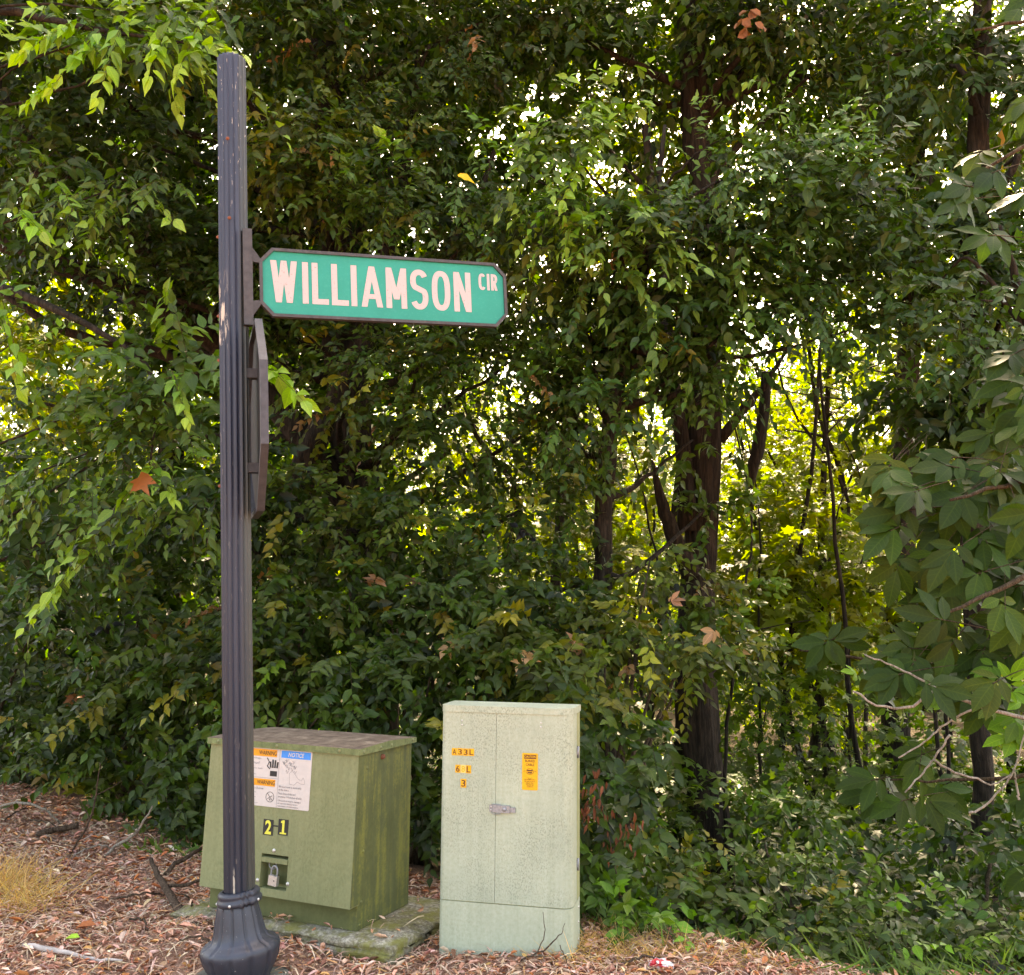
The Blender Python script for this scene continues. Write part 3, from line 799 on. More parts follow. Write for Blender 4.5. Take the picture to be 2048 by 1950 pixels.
def ribbon(V, Fc, path, w_, off, closed=False):
    path = np.asarray(path, float); T = np.gradient(path, axis=0)
    if closed: T[0] = T[-1] = path[1] - path[-2]
    T /= np.linalg.norm(T, axis=1)[:, None]; N = np.stack([-T[:, 1], T[:, 0]], 1) * w_ / 2
    for i in range(len(path) - 1): quad(V, Fc, [path[i] + N[i], path[i] - N[i], path[i + 1] - N[i + 1], path[i + 1] + N[i + 1]], off)
def letter(ch, a0, a1, b0, b1, st):
    V = []; Fc = []; w_ = a1 - a0; h = b1 - b0; o1, o2, o3 = .0008, .00105, .0013; am = (a0 + a1) / 2; s = st; hs = st / 2
    def oval(x0, x1, y0, y1, t0, t1, n=28, p_=2.6):
        cx, cy_, rx, ry = (x0 + x1) / 2, (y0 + y1) / 2, (x1 - x0) / 2, (y1 - y0) / 2; out = []
        for k in range(n + 1):
            t_ = t0 + (t1 - t0) * k / n; c_, s_ = math.cos(t_), math.sin(t_)
            out.append((cx + rx * math.copysign(abs(c_) ** (2 / p_), c_), cy_ + ry * math.copysign(abs(s_) ** (2 / p_), s_)))
        return out
    if ch == "I": bar(V, Fc, (am, b0), (am, b1), s, o1)
    elif ch == "L": bar(V, Fc, (a0 + hs, b0), (a0 + hs, b1), s, o1); quad(V, Fc, [(a0 + s, b0), (a1, b0), (a1, b0 + s * .95), (a0 + s, b0 + s * .95)], o1)
    elif ch == "N": bar(V, Fc, (a0 + hs, b0), (a0 + hs, b1), s, o1); bar(V, Fc, (a1 - hs, b0), (a1 - hs, b1), s, o2); bar(V, Fc, (a0 + hs * 1.05, b1), (a1 - hs * 1.05, b0), s * 1.02, o3)
    elif ch == "M": bar(V, Fc, (a0 + hs, b0), (a0 + hs, b1), s, o1); bar(V, Fc, (a1 - hs, b0), (a1 - hs, b1), s, o2); bar(V, Fc, (am, b0 + h * .22), (a0 + hs * 1.05, b1), s * .98, o3); bar(V, Fc, (am, b0 + h * .22), (a1 - hs * 1.05, b1), s * .98, .00155)
    elif ch == "W":
        q1, q3 = a0 + w_ * .30, a0 + w_ * .70
        bar(V, Fc, (q1, b0), (a0 + hs, b1), s, o1); bar(V, Fc, (q1, b0), (am, b1), s * .95, o2); bar(V, Fc, (q3, b0), (am, b1), s * .95, o3); bar(V, Fc, (q3, b0), (a1 - hs, b1), s, .00155)
    elif ch == "A":
        bar(V, Fc, (a0 + hs, b0), (am, b1), s, o1); bar(V, Fc, (a1 - hs, b0), (am, b1), s, o2); quad(V, Fc, [(a0 + w_ * .2, b0 + h * .2), (a1 - w_ * .2, b0 + h * .2), (a1 - w_ * .25, b0 + h * .2 + s * .85), (a0 + w_ * .25, b0 + h * .2 + s * .85)], o3)
    elif ch == "O": ribbon(V, Fc, oval(a0 + hs, a1 - hs, b0 + hs, b1 - hs, 0, 2 * PI, 40), s, o1, True)
    elif ch == "C": ribbon(V, Fc, oval(a0 + hs, a1 - hs, b0 + hs, b1 - hs, .75, 2 * PI - .75, 34), s, o1)
    elif ch == "S":
        m = (b0 + b1) / 2 + .004
        up = oval(a0 + hs, a1 - hs, m - hs * .2, b1 - hs, .45, PI * 1.38, 22, 2.2); dn = oval(a0 + hs, a1 - hs, b0 + hs, m + hs * .2, PI * .38, -PI + .45, 22, 2.2)
        pth = np.array(up + dn); pth[len(up) - 3:len(up) + 4] = np.linspace(pth[len(up) - 3], pth[len(up) + 3], 7); ribbon(V, Fc, pth, s, o1)
    elif ch == "R":
        m = b0 + h * .47
        bar(V, Fc, (a0 + hs, b0), (a0 + hs, b1), s, o1); ribbon(V, Fc, [(a0 + hs, b1 - hs)] + oval(a0, a1 - hs, m + hs * .2, b1 - hs, PI * .5, -PI * .5, 16, 2.6)[2:-2] + [(a0 + hs, m + hs * .2)], s, o2); bar(V, Fc, (a1 - hs, b0), (a0 + w_ * .5, m), s, o3)
    me_o = pyobj("letter", V, Fc, SWHITE, sign); return me_o
for ch, x0, x1 in (("W", 433, 598), ("I", 630, 665), ("L", 688, 790), ("L", 808, 912), ("I", 926, 966), ("A", 990, 1122), ("M", 1143, 1270), ("S", 1293, 1402), ("O", 1425, 1538), ("N", 1560, 1665)):
    ym = 1460 + (x0 - 433) * .055
    letter(ch, zpx(x0, ym)[0], zpx(x1, ym)[0], bb, bt, ST)
ct_, cb_ = zpx(1770, 1412)[1], zpx(1770, 1513)[1]
for ch, x0, x1 in (("C", 1712, 1756), ("I", 1762, 1781), ("R", 1788, 1827)): letter(ch, zpx(x0, 1462)[0], zpx(x1, 1462)[0], cb_, ct_, .0125)

bc = np.array([bx + math.sin(LEAN) * 2.80, GP[1], 2.80])
dv = np.array([-math.sin(SYAW), math.cos(SYAW), 0])
s2 = blade("street_name_sign", bc + dv * .085 + np.array([0, 0, .01]), SYAW + PI / 2, 0.0, .0, .74, .135)
s2["label"] = "second green street sign blade seen almost edge-on behind the post"; s2["category"] = "street sign"
box("bracket", -.03, .004, -.017, .017, -.16, .16, FRAMEM, s2, .004)

# ------------------------------------------------------------------ octagonal sign seen edge-on
oc = np.array([bx + math.sin(LEAN) * 2.215, GP[1], 2.215]) + np.array([math.cos(SYAW), math.sin(SYAW), 0]) * .086
u2, y2, w2 = ufr(SYAW - PI / 2, 0.0)
w2 = np.array([math.sin(LEAN), 0, math.cos(LEAN)]); u2 = u2 - w2 * (u2 @ w2); u2 /= np.linalg.norm(u2); y2 = np.cross(w2, u2)
oct_s = placed("octagonal_sign", oc, u2, y2, w2)
tag(oct_s, "octagonal grey-framed sign seen edge-on, bolted below the green street sign", "traffic sign")
def og(r): return [(r / math.cos(PI / 8) * math.cos(PI / 8 + k * PI / 4), r / math.cos(PI / 8) * math.sin(PI / 8 + k * PI / 4)) for k in range(8)]
RIMM = mplain("rim_grey", (.055, .055, .062), .55, .25, .4, .25, 30)
REDP = mplain("sign_red", (.42, .02, .02), .45, 0, .5, .1, 30)
OO, II = og(.395), og(.375); V = []; Fc = []
for pts, yy in ((OO, -.014), (II, -.014), (II, .016), (OO, .016)): V += [(a, yy, b) for a, b in pts]
for i in range(8):
    j = (i + 1) % 8
    Fc += [(i, j, 8 + j, 8 + i), (8 + i, 8 + j, 16 + j, 16 + i), (16 + i, 16 + j, 24 + j, 24 + i), (24 + i, 24 + j, j, i)]
pyobj("rim", V, Fc, RIMM, oct_s)
bm = bmesh.new(); prism(bm, og(.376), 1, .004, .010); bmobj("back_plate", bm, mplain("back_plate_dark", (.016, .016, .018), .7), oct_s)
bm = bmesh.new(); prism(bm, og(.376), 1, .0105, .013); bmobj("face", bm, REDP, oct_s)
for zc in (-.2, .2): box("bracket", -.012, .03, -.045, .004, zc - .02, zc + .02, FRAMEM, oct_s, .003)
# ================================================================== leaf machinery
def tpl_ovate(st, wd, fold=.28, droop=.22, wave=0.0):
    """leaf along +x of length 1, normal +z; stations and half widths"""
    V = [(0, 0, 0)]; uv = [(0, 0)]
    for k, (s, w) in enumerate(zip(st, wd)):
        z = -droop * s * s
        V += [(s, w, z + fold * w + wave * (-1) ** k * w), (s, 0, z), (s, -w, z + fold * w - wave * (-1) ** k * w)]; uv += [(s, w), (s, 0), (s, -w)]
    V.append((1, 0, -droop)); uv.append((1, 0))
    n = len(st); Fc = [(0, 2, 1), (0, 3, 2)]
    for k in range(n - 1):
        a = 1 + 3 * k; Fc += [(a, a + 1, a + 4, a + 3), (a + 1, a + 2, a + 5, a + 4)]
    a = 1 + 3 * (n - 1); Fc += [(a, a + 1, len(V) - 1), (a + 1, a + 2, len(V) - 1)]
    return np.array(V, float), Fc, np.array(uv, float)
TPL = {
    "ovate": tpl_ovate((.18, .42, .72), (.20, .25, .12), .25, .20, .08),
    "ovate_fine": tpl_ovate((.10, .26, .45, .64, .82), (.14, .235, .25, .18, .08), .25, .25, .10),
    "hickory": tpl_ovate((.12, .3, .5, .68, .84), (.09, .19, .235, .2, .11), .16, .16, .05),
    "far": (np.array([(0, 0, 0), (.45, .27, .05), (1, 0, -.15), (.45, -.27, .05)], float), [(0, 2, 1), (0, 3, 2)], np.array([(0, 0), (.45, .27), (1, 0), (.45, -.27)], float)),
    "maple": (np.array([(0, 0, 0), (.12, .42, .02), (.35, .22, .06), (.68, .50, -.02), (.62, .17, .04), (1, 0, -.12), (.62, -.17, .04), (.68, -.50, -.02), (.35, -.22, .06), (.12, -.42, .02), (.4, 0, .0)], float),
              [(0, 10, 2, 1), (2, 10, 4, 3), (4, 10, 5), (5, 10, 6), (6, 10, 8, 7), (8, 10, 0, 9)], None),
    "maple_curled": (np.array([(0, 0, 0), (.12, .42, .22), (.35, .22, .02), (.68, .50, .30), (.62, .17, -.06), (1, 0, -.30), (.62, -.17, -.10), (.70, -.42, .12), (.35, -.22, -.03), (.12, -.36, .25), (.4, 0, -.12)], float),
              [(0, 10, 2), (0, 2, 1), (2, 10, 4), (2, 4, 3), (4, 10, 5), (5, 10, 6), (6, 10, 8), (6, 8, 7), (8, 10, 0), (8, 0, 9)], None),
    "curl": (np.array([(0, 0, 0), (.35, .26, .18), (.75, .20, .22), (1, 0, .05), (.7, -.22, .15), (.3, -.24, .2), (.5, 0, -.02)], float), [(0, 6, 1), (1, 6, 2), (2, 6, 3), (3, 6, 4), (4, 6, 5), (5, 6, 0)], None),
    "blade": (np.array([(0, .5, 0), (0, -.5, 0), (.35, .42, .06), (.35, -.42, .06), (.7, .28, -.05), (.7, -.28, -.05), (1, 0, -.25)], float), [(0, 1, 3, 2), (2, 3, 5, 4), (4, 5, 6)], None),
}
def nrm(a): return a / (np.linalg.norm(a, axis=-1, keepdims=True) + 1e-9)
class Leaves:
    """a bag of leaves: position, axis, normal, length, width factor, colour"""
    def __init__(s): s.p = []; s.t = []; s.n = []; s.L = []; s.W = []; s.c = []
    def add(s, p, t, n, L, W, c):
        s.p.append(p); s.t.append(t); s.n.append(n); s.L.append(L); s.W.append(W); s.c.append(c)
    def cat(s):
        p, t, n, L, W, c = (np.concatenate(x) for x in (s.p, s.t, s.n, s.L, s.W, s.c))
        t = nrm(t); n = nrm(n - t * np.sum(n * t, 1, keepdims=True)); b = np.cross(n, t)
        return p, t, b, n, L, W, c
def leaf_mesh(name, arr, kind, mat, org=(0, 0, 0)):
    p, t, b, n, L, W, c = arr
    tv, tf, uv = TPL[kind]
    if uv is None: uv = tv[:, :2]
    N, k = len(p), len(tv)
    V = (p - np.asarray(org))[:, None, :] + L[:, None, None] * (tv[None, :, 0:1] * t[:, None] + (tv[None, :, 1:2] * W[:, None, None]) * b[:, None] + tv[None, :, 2:3] * n[:, None])
    me = bpy.data.meshes.new(name)
    lt = np.array([len(f) for f in tf]); li = np.concatenate([np.array(f) for f in tf])
    me.vertices.add(N * k); me.vertices.foreach_set("co", V.astype(np.float32).ravel())
    me.loops.add(N * len(li)); me.polygons.add(N * len(tf))
    me.loops.foreach_set("vertex_index", (li[None, :] + (np.arange(N) * k)[:, None]).astype(np.int32).ravel())
    tot = np.tile(lt, N); st = np.concatenate([[0], np.cumsum(tot)[:-1]])
    me.polygons.foreach_set("loop_start", st.astype(np.int32)); me.polygons.foreach_set("loop_total", tot.astype(np.int32))
    me.polygons.foreach_set("use_smooth", np.ones(N * len(tf), bool))
    a = me.attributes.new("col", 'FLOAT_COLOR', 'POINT')
    a.data.foreach_set("color", np.repeat(np.concatenate([c, np.ones((N, 1))], 1), k, axis=0).astype(np.float32).ravel())
    if kind in ("ovate", "ovate_fine", "hickory"):
        a = me.attributes.new("luv", 'FLOAT_VECTOR', 'POINT')
        a.data.foreach_set("vector", np.tile(np.concatenate([uv, np.zeros((k, 1))], 1), (N, 1)).astype(np.float32).ravel())
    me.update(); me.validate(clean_customdata=False)
    me.materials.append(mat)
    return me
def pick_col(pal, n, jit=.16):
    """palette rows: weight, r, g, b"""
    pal = np.array(pal); w = pal[:, 0] / pal[:, 0].sum()
    c = pal[rng.choice(len(pal), n, p=w), 1:]
    return np.clip(c * rng.normal(1, jit, (n, 1)) * rng.normal(1, .06, (n, 3)), .004, 1)
def sprays(bag, base, dirs, length, m, size, pal, twigs=None, droop=.25, face=.5, jit=.26, updir=None, tipcol=None, narrow=1.0):
    """leafy twigs: m leaves set alternately along each twig"""
    N = len(base); dirs = nrm(dirs); up = np.array([0, 0, 1.0])
    side = nrm(np.cross(dirs, up) + rng.normal(0, .25, (N, 3)))
    col = pick_col(pal, N, jit)
    for j in range(m):
        s = (j + .7) / m
        p = base + dirs * (length * s)[:, None]; p[:, 2] -= droop * length * s * s
        sg = 1 if j % 2 else -1
        t = dirs * (.55 + .5 * (j == m - 1)) + side * sg * (.85 if j < m - 1 else .1) + rng.normal(0, .28, (N, 3)); t[:, 2] -= .25 + .3 * rng.random(N)
        n = up * (1 - face) + np.array([0, -1.0, 0]) * face + side * sg * .15 + rng.normal(0, .33, (N, 3))
        L = size * (.75 + .5 * rng.random(N)) * (1.0 - .35 * abs(s - .45))
        c = np.clip(col * rng.normal(1, .12, (N, 1)), .004, 1)
        if tipcol is not None:
            f = np.clip((s - .45) * 1.8, 0, 1); c = c * (1 - f) + np.array(tipcol) * f
        keep = rng.random(N) > .08
        bag.add(p[keep], t[keep], n[keep], L[keep], (narrow * (.85 + .35 * rng.random(N)))[keep], c[keep])
    if twigs is not None: twigs.append((base, dirs, length, droop))
def twig_mesh(name, tw, org, mat, parent, r=.0022):
    V = []; Fc = []; off = 0
    for base, dirs, length, droop in tw:
        N = len(base)
        side = nrm(np.cross(dirs, [0, 0, 1.0])); up = np.cross(side, dirs)
        rings = []
        for s, rr in ((0, r), (.35, r * .85), (.7, r * .65), (1, r * .3)):
            p = base + dirs * (length * s)[:, None]; p[:, 2] -= droop * length * s * s
            rings.append(np.stack([p + side * rr, p - side * rr * .5 + up * rr * .87, p - side * rr * .5 - up * rr * .87], 1))
        R_ = np.stack(rings, 1).reshape(-1, 3); V.append(R_)
        loc = []
        for k in range(3):
            for i in range(3): loc.append((k * 3 + i, k * 3 + (i + 1) % 3, (k + 1) * 3 + (i + 1) % 3, (k + 1) * 3 + i))
        Fc.append((np.array(loc)[None] + (off + np.arange(N) * 12)[:, None, None]).reshape(-1, 4)); off += N * 12
    V = np.concatenate(V) - np.asarray(org); Fc = np.concatenate(Fc)
    me = bpy.data.meshes.new(name); me.vertices.add(len(V)); me.vertices.foreach_set("co", V.astype(np.float32).ravel())
    me.loops.add(Fc.size); me.polygons.add(len(Fc)); me.loops.foreach_set("vertex_index", Fc.astype(np.int32).ravel())
    me.polygons.foreach_set("loop_start", np.arange(0, Fc.size, 4, dtype=np.int32)); me.polygons.foreach_set("loop_total", np.full(len(Fc), 4, np.int32))
    me.update(); me.materials.append(mat)
    o = meshobj(name, me, None, parent); o["kind"] = "stuff"; return o
def lobe_pts(c, r, n, shell=.45):
    d = nrm(rng.normal(0, 1, (n, 3))); q = rng.random(n) ** shell
    return np.asarray(c) + d * q[:, None] * np.asarray(r), d
def clump(base, d, per=9, sig=.13):
    """gather twigs into boughs with gaps between them"""
    n = len(base); k = max(3, n // per); w = rng.integers(0, k, n)
    off = rng.normal(0, 1, (n, 3)) * np.array([sig * 1.5, sig, sig * .55])
    return base[:k][w] + off, nrm(d[:k][w] + rng.normal(0, .35, (n, 3)))
def seen(p, margin=30):
    q = p - CAM; z = q @ cfw
    x = 1024 + F * (q @ crt) / z; y = 975 - F * (q @ cup) / z
    return (z > .3) & (x > -margin) & (x < 2048 + margin) & (y > -margin) & (y < 1950 + margin)
def plant_leaves(root, bag, kind, mat, singles=0, fine=None):
    """the leaves that show largest become parts of their own, the rest one mass"""
    arr = bag.cat(); org = np.array(root.location)
    p, t, b, n, L, W, c = arr; N = len(p)
    sel = np.zeros(N, bool)
    if singles:
        d = np.linalg.norm(p - CAM, axis=1); big = L / d * np.abs(np.sum(n * nrm(CAM - p), 1)) ** .5
        big[~seen(p, -10)] = 0; k = np.argsort(-big)[:singles]; k = k[big[k] > 0]; sel[k] = True
        var = {}
        tv = TPL[fine or kind]
        for i in np.nonzero(sel)[0]:
            key = tuple((np.round(np.log(np.maximum(c[i], .003)) / .22)).astype(int))
            if key not in var:
                one = (np.zeros((1, 3)), np.array([[1., 0, 0]]), np.array([[0, 1., 0]]), np.array([[0, 0, 1.]]), np.ones(1), np.ones(1), c[i:i + 1])
                var[key] = leaf_mesh("leaf", one, fine or kind, mat)
            o = bpy.data.objects.new("leaf", var[key]); COL.objects.link(o); o.parent = root
            m = Matrix.Identity(4); q = p[i] - org
            for r_ in range(3): m[r_][0], m[r_][1], m[r_][2], m[r_][3] = t[i][r_] * L[i], b[i][r_] * L[i] * W[i], n[i][r_] * L[i], q[r_]
            o.matrix_basis = m
    me = leaf_mesh("foliage", tuple(x[~sel] for x in arr), kind, mat, org)
    o = meshobj("foliage", me, None, root); o["kind"] = "stuff"; return o
def pxr(px, Y): return px * Y / F
def limb(root, pts, mat, seed, name="limb", seg=8, n=14, rough=.05):
    return tube(name, pts, mat, root, seg, n, rough, seed, .006, root.location)
def tree(name, label, cat, trunk, lobes, pal, size, m=11, kind="ovate", mat=LEAF, bark=BARK, singles=0, group=None, slen=.42, droop=.28, face=.5, limbs=(), autolimb=True, tipcol=None, trough=.10, tseg=14, twig=True, narrow=1.0, fine=None, out=.8, explicit=(), dens=1.0, limbr=.045):
    """trunk rows x,y,z,r from the ground up; lobes rows (px, py, Y, rx_px, ry_px, rdepth_m, count)"""
    root = empty(name, tuple(trunk[0][:3])); tag(root, label, cat, group)
    org = root.location
    tube("trunk", trunk, bark, root, tseg, 26, trough, int(abs(trunk[0][0] * 100)) + 3, .008, org)
    tp = smooth_path(trunk, 40)
    bag = Leaves(); tw = [] if twig else None
    for li, lb in enumerate(lobes):
        px, py, Y, rx, ry, rd, cnt = lb[:7]; cnt = int(cnt * dens); lp = lb[7] if len(lb) > 7 else pal; tc = lb[8] if len(lb) > 8 else tipcol; sz = (lb[9] if len(lb) > 9 else size) * rng.uniform(.78, 1.28)
        c0 = P(px, py, Y); R_ = (pxr(rx, Y), rd, pxr(ry, Y))
        base, d = lobe_pts(c0, R_, cnt)
        if mat is LEAF: base, d = clump(base, d)
        dirs = d * out + np.array([0, -.35, -.12]) + rng.normal(0, .38, (cnt, 3))
        sprays(bag, base, dirs, slen * (.6 + .7 * rng.random(cnt)), m, sz, lp, tw, droop, face, tipcol=tc, narrow=narrow)
        if autolimb:
            k = np.argmin(np.linalg.norm(tp[:, :3] - (c0 - np.array([0, 0, .5])), axis=1)); k = min(k, 37)
            a = tp[k, :3]; r0 = min(tp[k, 3] * .55, limbr); mid_ = (a + c0) / 2 + rng.normal(0, .12, 3) + np.array([0, 0, -.06])
            limb(root, [(*a, r0), (*mid_, r0 * .6), (*c0, r0 * .25)], bark, li + 5)
    for (a, b, mm, sz, pl, tc) in explicit:
        a = P(*a); b = P(*b); d = b - a; ln = np.linalg.norm(d); d[2] += droop * .4 * ln
        for rep in range(2):
            sprays(bag, a[None] + rng.normal(0, .012, (1, 3)), d[None], np.array([ln]), mm, sz, pl, tw, droop * .4, face, tipcol=tc, narrow=narrow)
    for k, L_ in enumerate(limbs): limb(root, L_, bark, k + 50, seg=10, n=16)
    if tw: twig_mesh("twigs", tw, org, TWIG, root)
    plant_leaves(root, bag, kind, mat, singles, fine)
    return root

# palettes: weight, r, g, b (leaf albedo)
DK = [(5, 0.0246, 0.0516, 0.0052), (3, 0.0347, 0.0654, 0.0067), (1, 0.0491, 0.0757, 0.0072), (0.25, 0.1400, 0.1300, 0.0120), (0.06, 0.2600, 0.1300, 0.0600)]
DK2 = [(5, 0.0202, 0.0447, 0.0057), (3, 0.0274, 0.0568, 0.0072), (1, 0.0361, 0.0688, 0.0083)]
BLU = [(5, 0.0289, 0.0654, 0.0114), (3, 0.0390, 0.0808, 0.0134), (1, 0.0491, 0.0963, 0.0134)]
BRI = [(3, 0.1428, 0.3000, 0.0150), (2, 0.1092, 0.2400, 0.0150), (1, 0.2016, 0.3600, 0.0180)]
MID = [(4, 0.0476, 0.0929, 0.0093), (3, 0.0376, 0.0774, 0.0088), (1, 0.0722, 0.1247, 0.0114)]
OLV = [(4, 0.0614, 0.0860, 0.0083), (3, 0.0448, 0.0705, 0.0072), (1, 0.1400, 0.1400, 0.0132), (0.3, 0.3000, 0.1700, 0.0800)]
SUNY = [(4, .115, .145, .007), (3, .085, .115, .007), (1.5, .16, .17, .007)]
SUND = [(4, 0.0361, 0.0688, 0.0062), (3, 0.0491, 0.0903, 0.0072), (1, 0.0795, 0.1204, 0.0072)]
HICK = [(5, .020, .044, .0040), (3, .027, .054, .0050), (1, .042, .066, .0060)]
TAN = [(3, .24, .15, .085), (2, .19, .105, .055), (1, .30, .20, .13)]
GRN = [(3, 0.0578, 0.1290, 0.0114), (2, 0.0924, 0.2000, 0.0150), (1, 0.0448, 0.0989, 0.0093)]
def gnd(x, y): return float(hgt(x, y))

def crown(root, ells, pal, size, m=10, slen=.7, kind="far", mat=LEAFF, name="crown"):
    bag = Leaves()
    for (x, y, z, rx, ry, rz, n) in ells:
        base, d = lobe_pts((x, y, z), (rx, ry, rz), n, .5)
        sprays(bag, base, d + rng.normal(0, .45, (n, 3)), slen * (.6 + .7 * rng.random(n)), m, size, pal, None, .25, .25)
    me = leaf_mesh(name, bag.cat(), kind, mat, root.location)
    o = meshobj(name, me, None, root); o["kind"] = "stuff"; return o
# ================================================================== trees and shrubs of the wood's edge
def tk(rows, Yd=None):
    """rows (px, py, Y, r) -> x, y, z, r"""
    return [(*P(a, b, c_), r) for a, b, c_, r in rows]
def root_to_ground(rows):
    """continue the lowest point straight down to the ground"""
    x, y, z, r = rows[0]; g = gnd(x, y)
    return ([(x, y, g - .05, r * 1.25)] + rows) if z > g + .1 else [(x, y, g - .05, r * 1.2)] + rows[1:]

# box elder with several leaning stems behind the post
T2 = root_to_ground(tk([(745, 1230, 8.2, .20), (725, 1050, 8.2, .19), (700, 850, 8.2, .17), (680, 650, 8.2, .155), (668, 400, 8.2, .13), (650, 100, 8.2, .11), (640, -400, 8.3, .08), (650, -900, 8.4, .04)]))
lmb = [tk([(705, 1010, 8.2, .13), (560, 820, 8.0, .115), (450, 700, 7.9, .10), (317, 615, 7.7, .095), (209, 560, 7.6, .085), (90, 520, 7.5, .08), (-120, 440, 7.5, .05)]),
       tk([(450, 700, 7.9, .07), (330, 560, 7.8, .07), (240, 430, 7.7, .065), (123, 390, 7.6, .085), (60, 300, 7.6, .08), (10, 200, 7.6, .07), (-60, 20, 7.6, .05)]),
       tk([(735, 1130, 8.0, .10), (600, 985, 7.6, .105), (660, 830, 7.6, .10), (720, 700, 7.6, .09), (750, 600, 7.7, .08), (800, 400, 7.8, .06), (840, 100, 7.9, .03)]),
       tk([(668, 640, 7.9, .05), (672, 560, 7.8, .045), (690, 420, 7.8, .03)]),
       tk([(420, 760, 7.8, .05), (317, 705, 7.7, .045), (230, 690, 7.6, .04), (149, 668, 7.55, .035), (100, 649, 7.5, .035), (45, 612, 7.5, .03), (-40, 560, 7.5, .025)]),
       tk([(880, 600, 8.0, .04), (905, 480, 8.0, .045), (945, 420, 8.0, .035), (990, 300, 8.0, .02)])]
boxelder = tree("box_elder_tree", "dark many-stemmed box elder leaning over the ground behind the street sign", "tree", T2, [
    (90, 90, 6.9, 150, 110, .5, 75, DK2), (380, 40, 6.9, 170, 90, .5, 80, DK), (620, 90, 7.2, 150, 110, .5, 85, DK), (860, 90, 7.4, 170, 130, .5, 90, DK),
    (1000, 30, 7.8, 140, 80, .5, 50, DK), (60, 330, 7.3, 110, 90, .5, 45, DK2), (300, 290, 7.2, 170, 100, .5, 85, DK2), (560, 300, 6.9, 90, 90, .4, 55, OLV), (650, 260, 6.7, 60, 80, .3, 24, OLV),
    (720, 300, 7.1, 130, 110, .5, 80, DK), (860, 290, 7.3, 120, 90, .5, 60, DK), (470, 480, 7.2, 110, 70, .4, 50, DK2), (350, 500, 7.2, 120, 60, .4, 50, DK2), (160, 460, 7.2, 110, 50, .4, 30, DK2), (90, 540, 6.9, 90, 35, .25, 16, DK2), (230, 590, 6.9, 90, 40, .25, 18, DK2), (40, 470, 6.9, 70, 35, .25, 12, DK2),
    (650, 400, 6.7, 90, 60, .3, 40, MID), (800, 420, 6.7, 100, 60, .35, 45, MID), (950, 470, 6.9, 110, 70, .4, 55, DK), (1050, 560, 7.0, 80, 70, .4, 45, DK),
    (440, 620, 7.4, 110, 70, .4, 50, DK2), (600, 660, 7.2, 70, 50, .4, 22, DK), (830, 760, 7.0, 130, 80, .5, 70, DK), (1000, 740, 7.1, 130, 90, .5, 70, DK), (700, 780, 7.0, 60, 60, .3, 20, OLV),
    (900, 900, 7.1, 150, 80, .5, 70, DK), (1080, 850, 7.2, 100, 90, .4, 45, DK2), (620, 1020, 6.9, 130, 70, .5, 60, DK), (820, 1040, 6.9, 130, 70, .4, 65, DK), (1040, 1020, 7.1, 120, 60, .4, 40, DK),
    (430, 950, 7.0, 110, 120, .5, 60, DK2), (150, 1000, 7.3, 150, 90, .4, 55, DK2), (50, 800, 7.4, 90, 60, .3, 18, DK2)],
    DK, .080, m=13, slen=.36, dens=1.55, singles=300, limbs=lmb, fine="ovate_fine", group="trees at the wood's edge")

# a second, denser tree closing the view behind it
TB = root_to_ground(tk([(330, 1250, 10, .14), (340, 900, 10, .13), (360, 500, 10, .11), (400, 100, 10, .08), (430, -500, 10, .03)]))
backt = tree("dense_tree", "dense shaded tree closing the view behind the leaning box elder", "tree", TB, [(x_, y_, 9.6 + .5 * ((x_ // 150) % 2), 130, 110, .7, 80) for x_, y_ in
    ((-40, 60), (150, 60), (330, 90), (520, 60), (700, 60), (880, 80), (-40, 260), (130, 250), (310, 280), (500, 250), (690, 260), (870, 280), (60, 420), (250, 420), (430, 430), (620, 440), (800, 460), (960, 430), (400, 620), (560, 640), (730, 640), (900, 640), (420, 800), (560, 830), (720, 840), (300, 960), (100, 1010), (480, 1020), (650, 1060), (250, 1150), (60, 1180), (450, 1200), (650, 1250), (900, 1250), (150, 1340), (350, 1380), (550, 1400), (1050, 1300), (0, 1450))],
    DK2, .18, m=10, limbr=.012, kind="far", mat=LEAFF, twig=False, slen=.6, group="trees at the wood's edge")

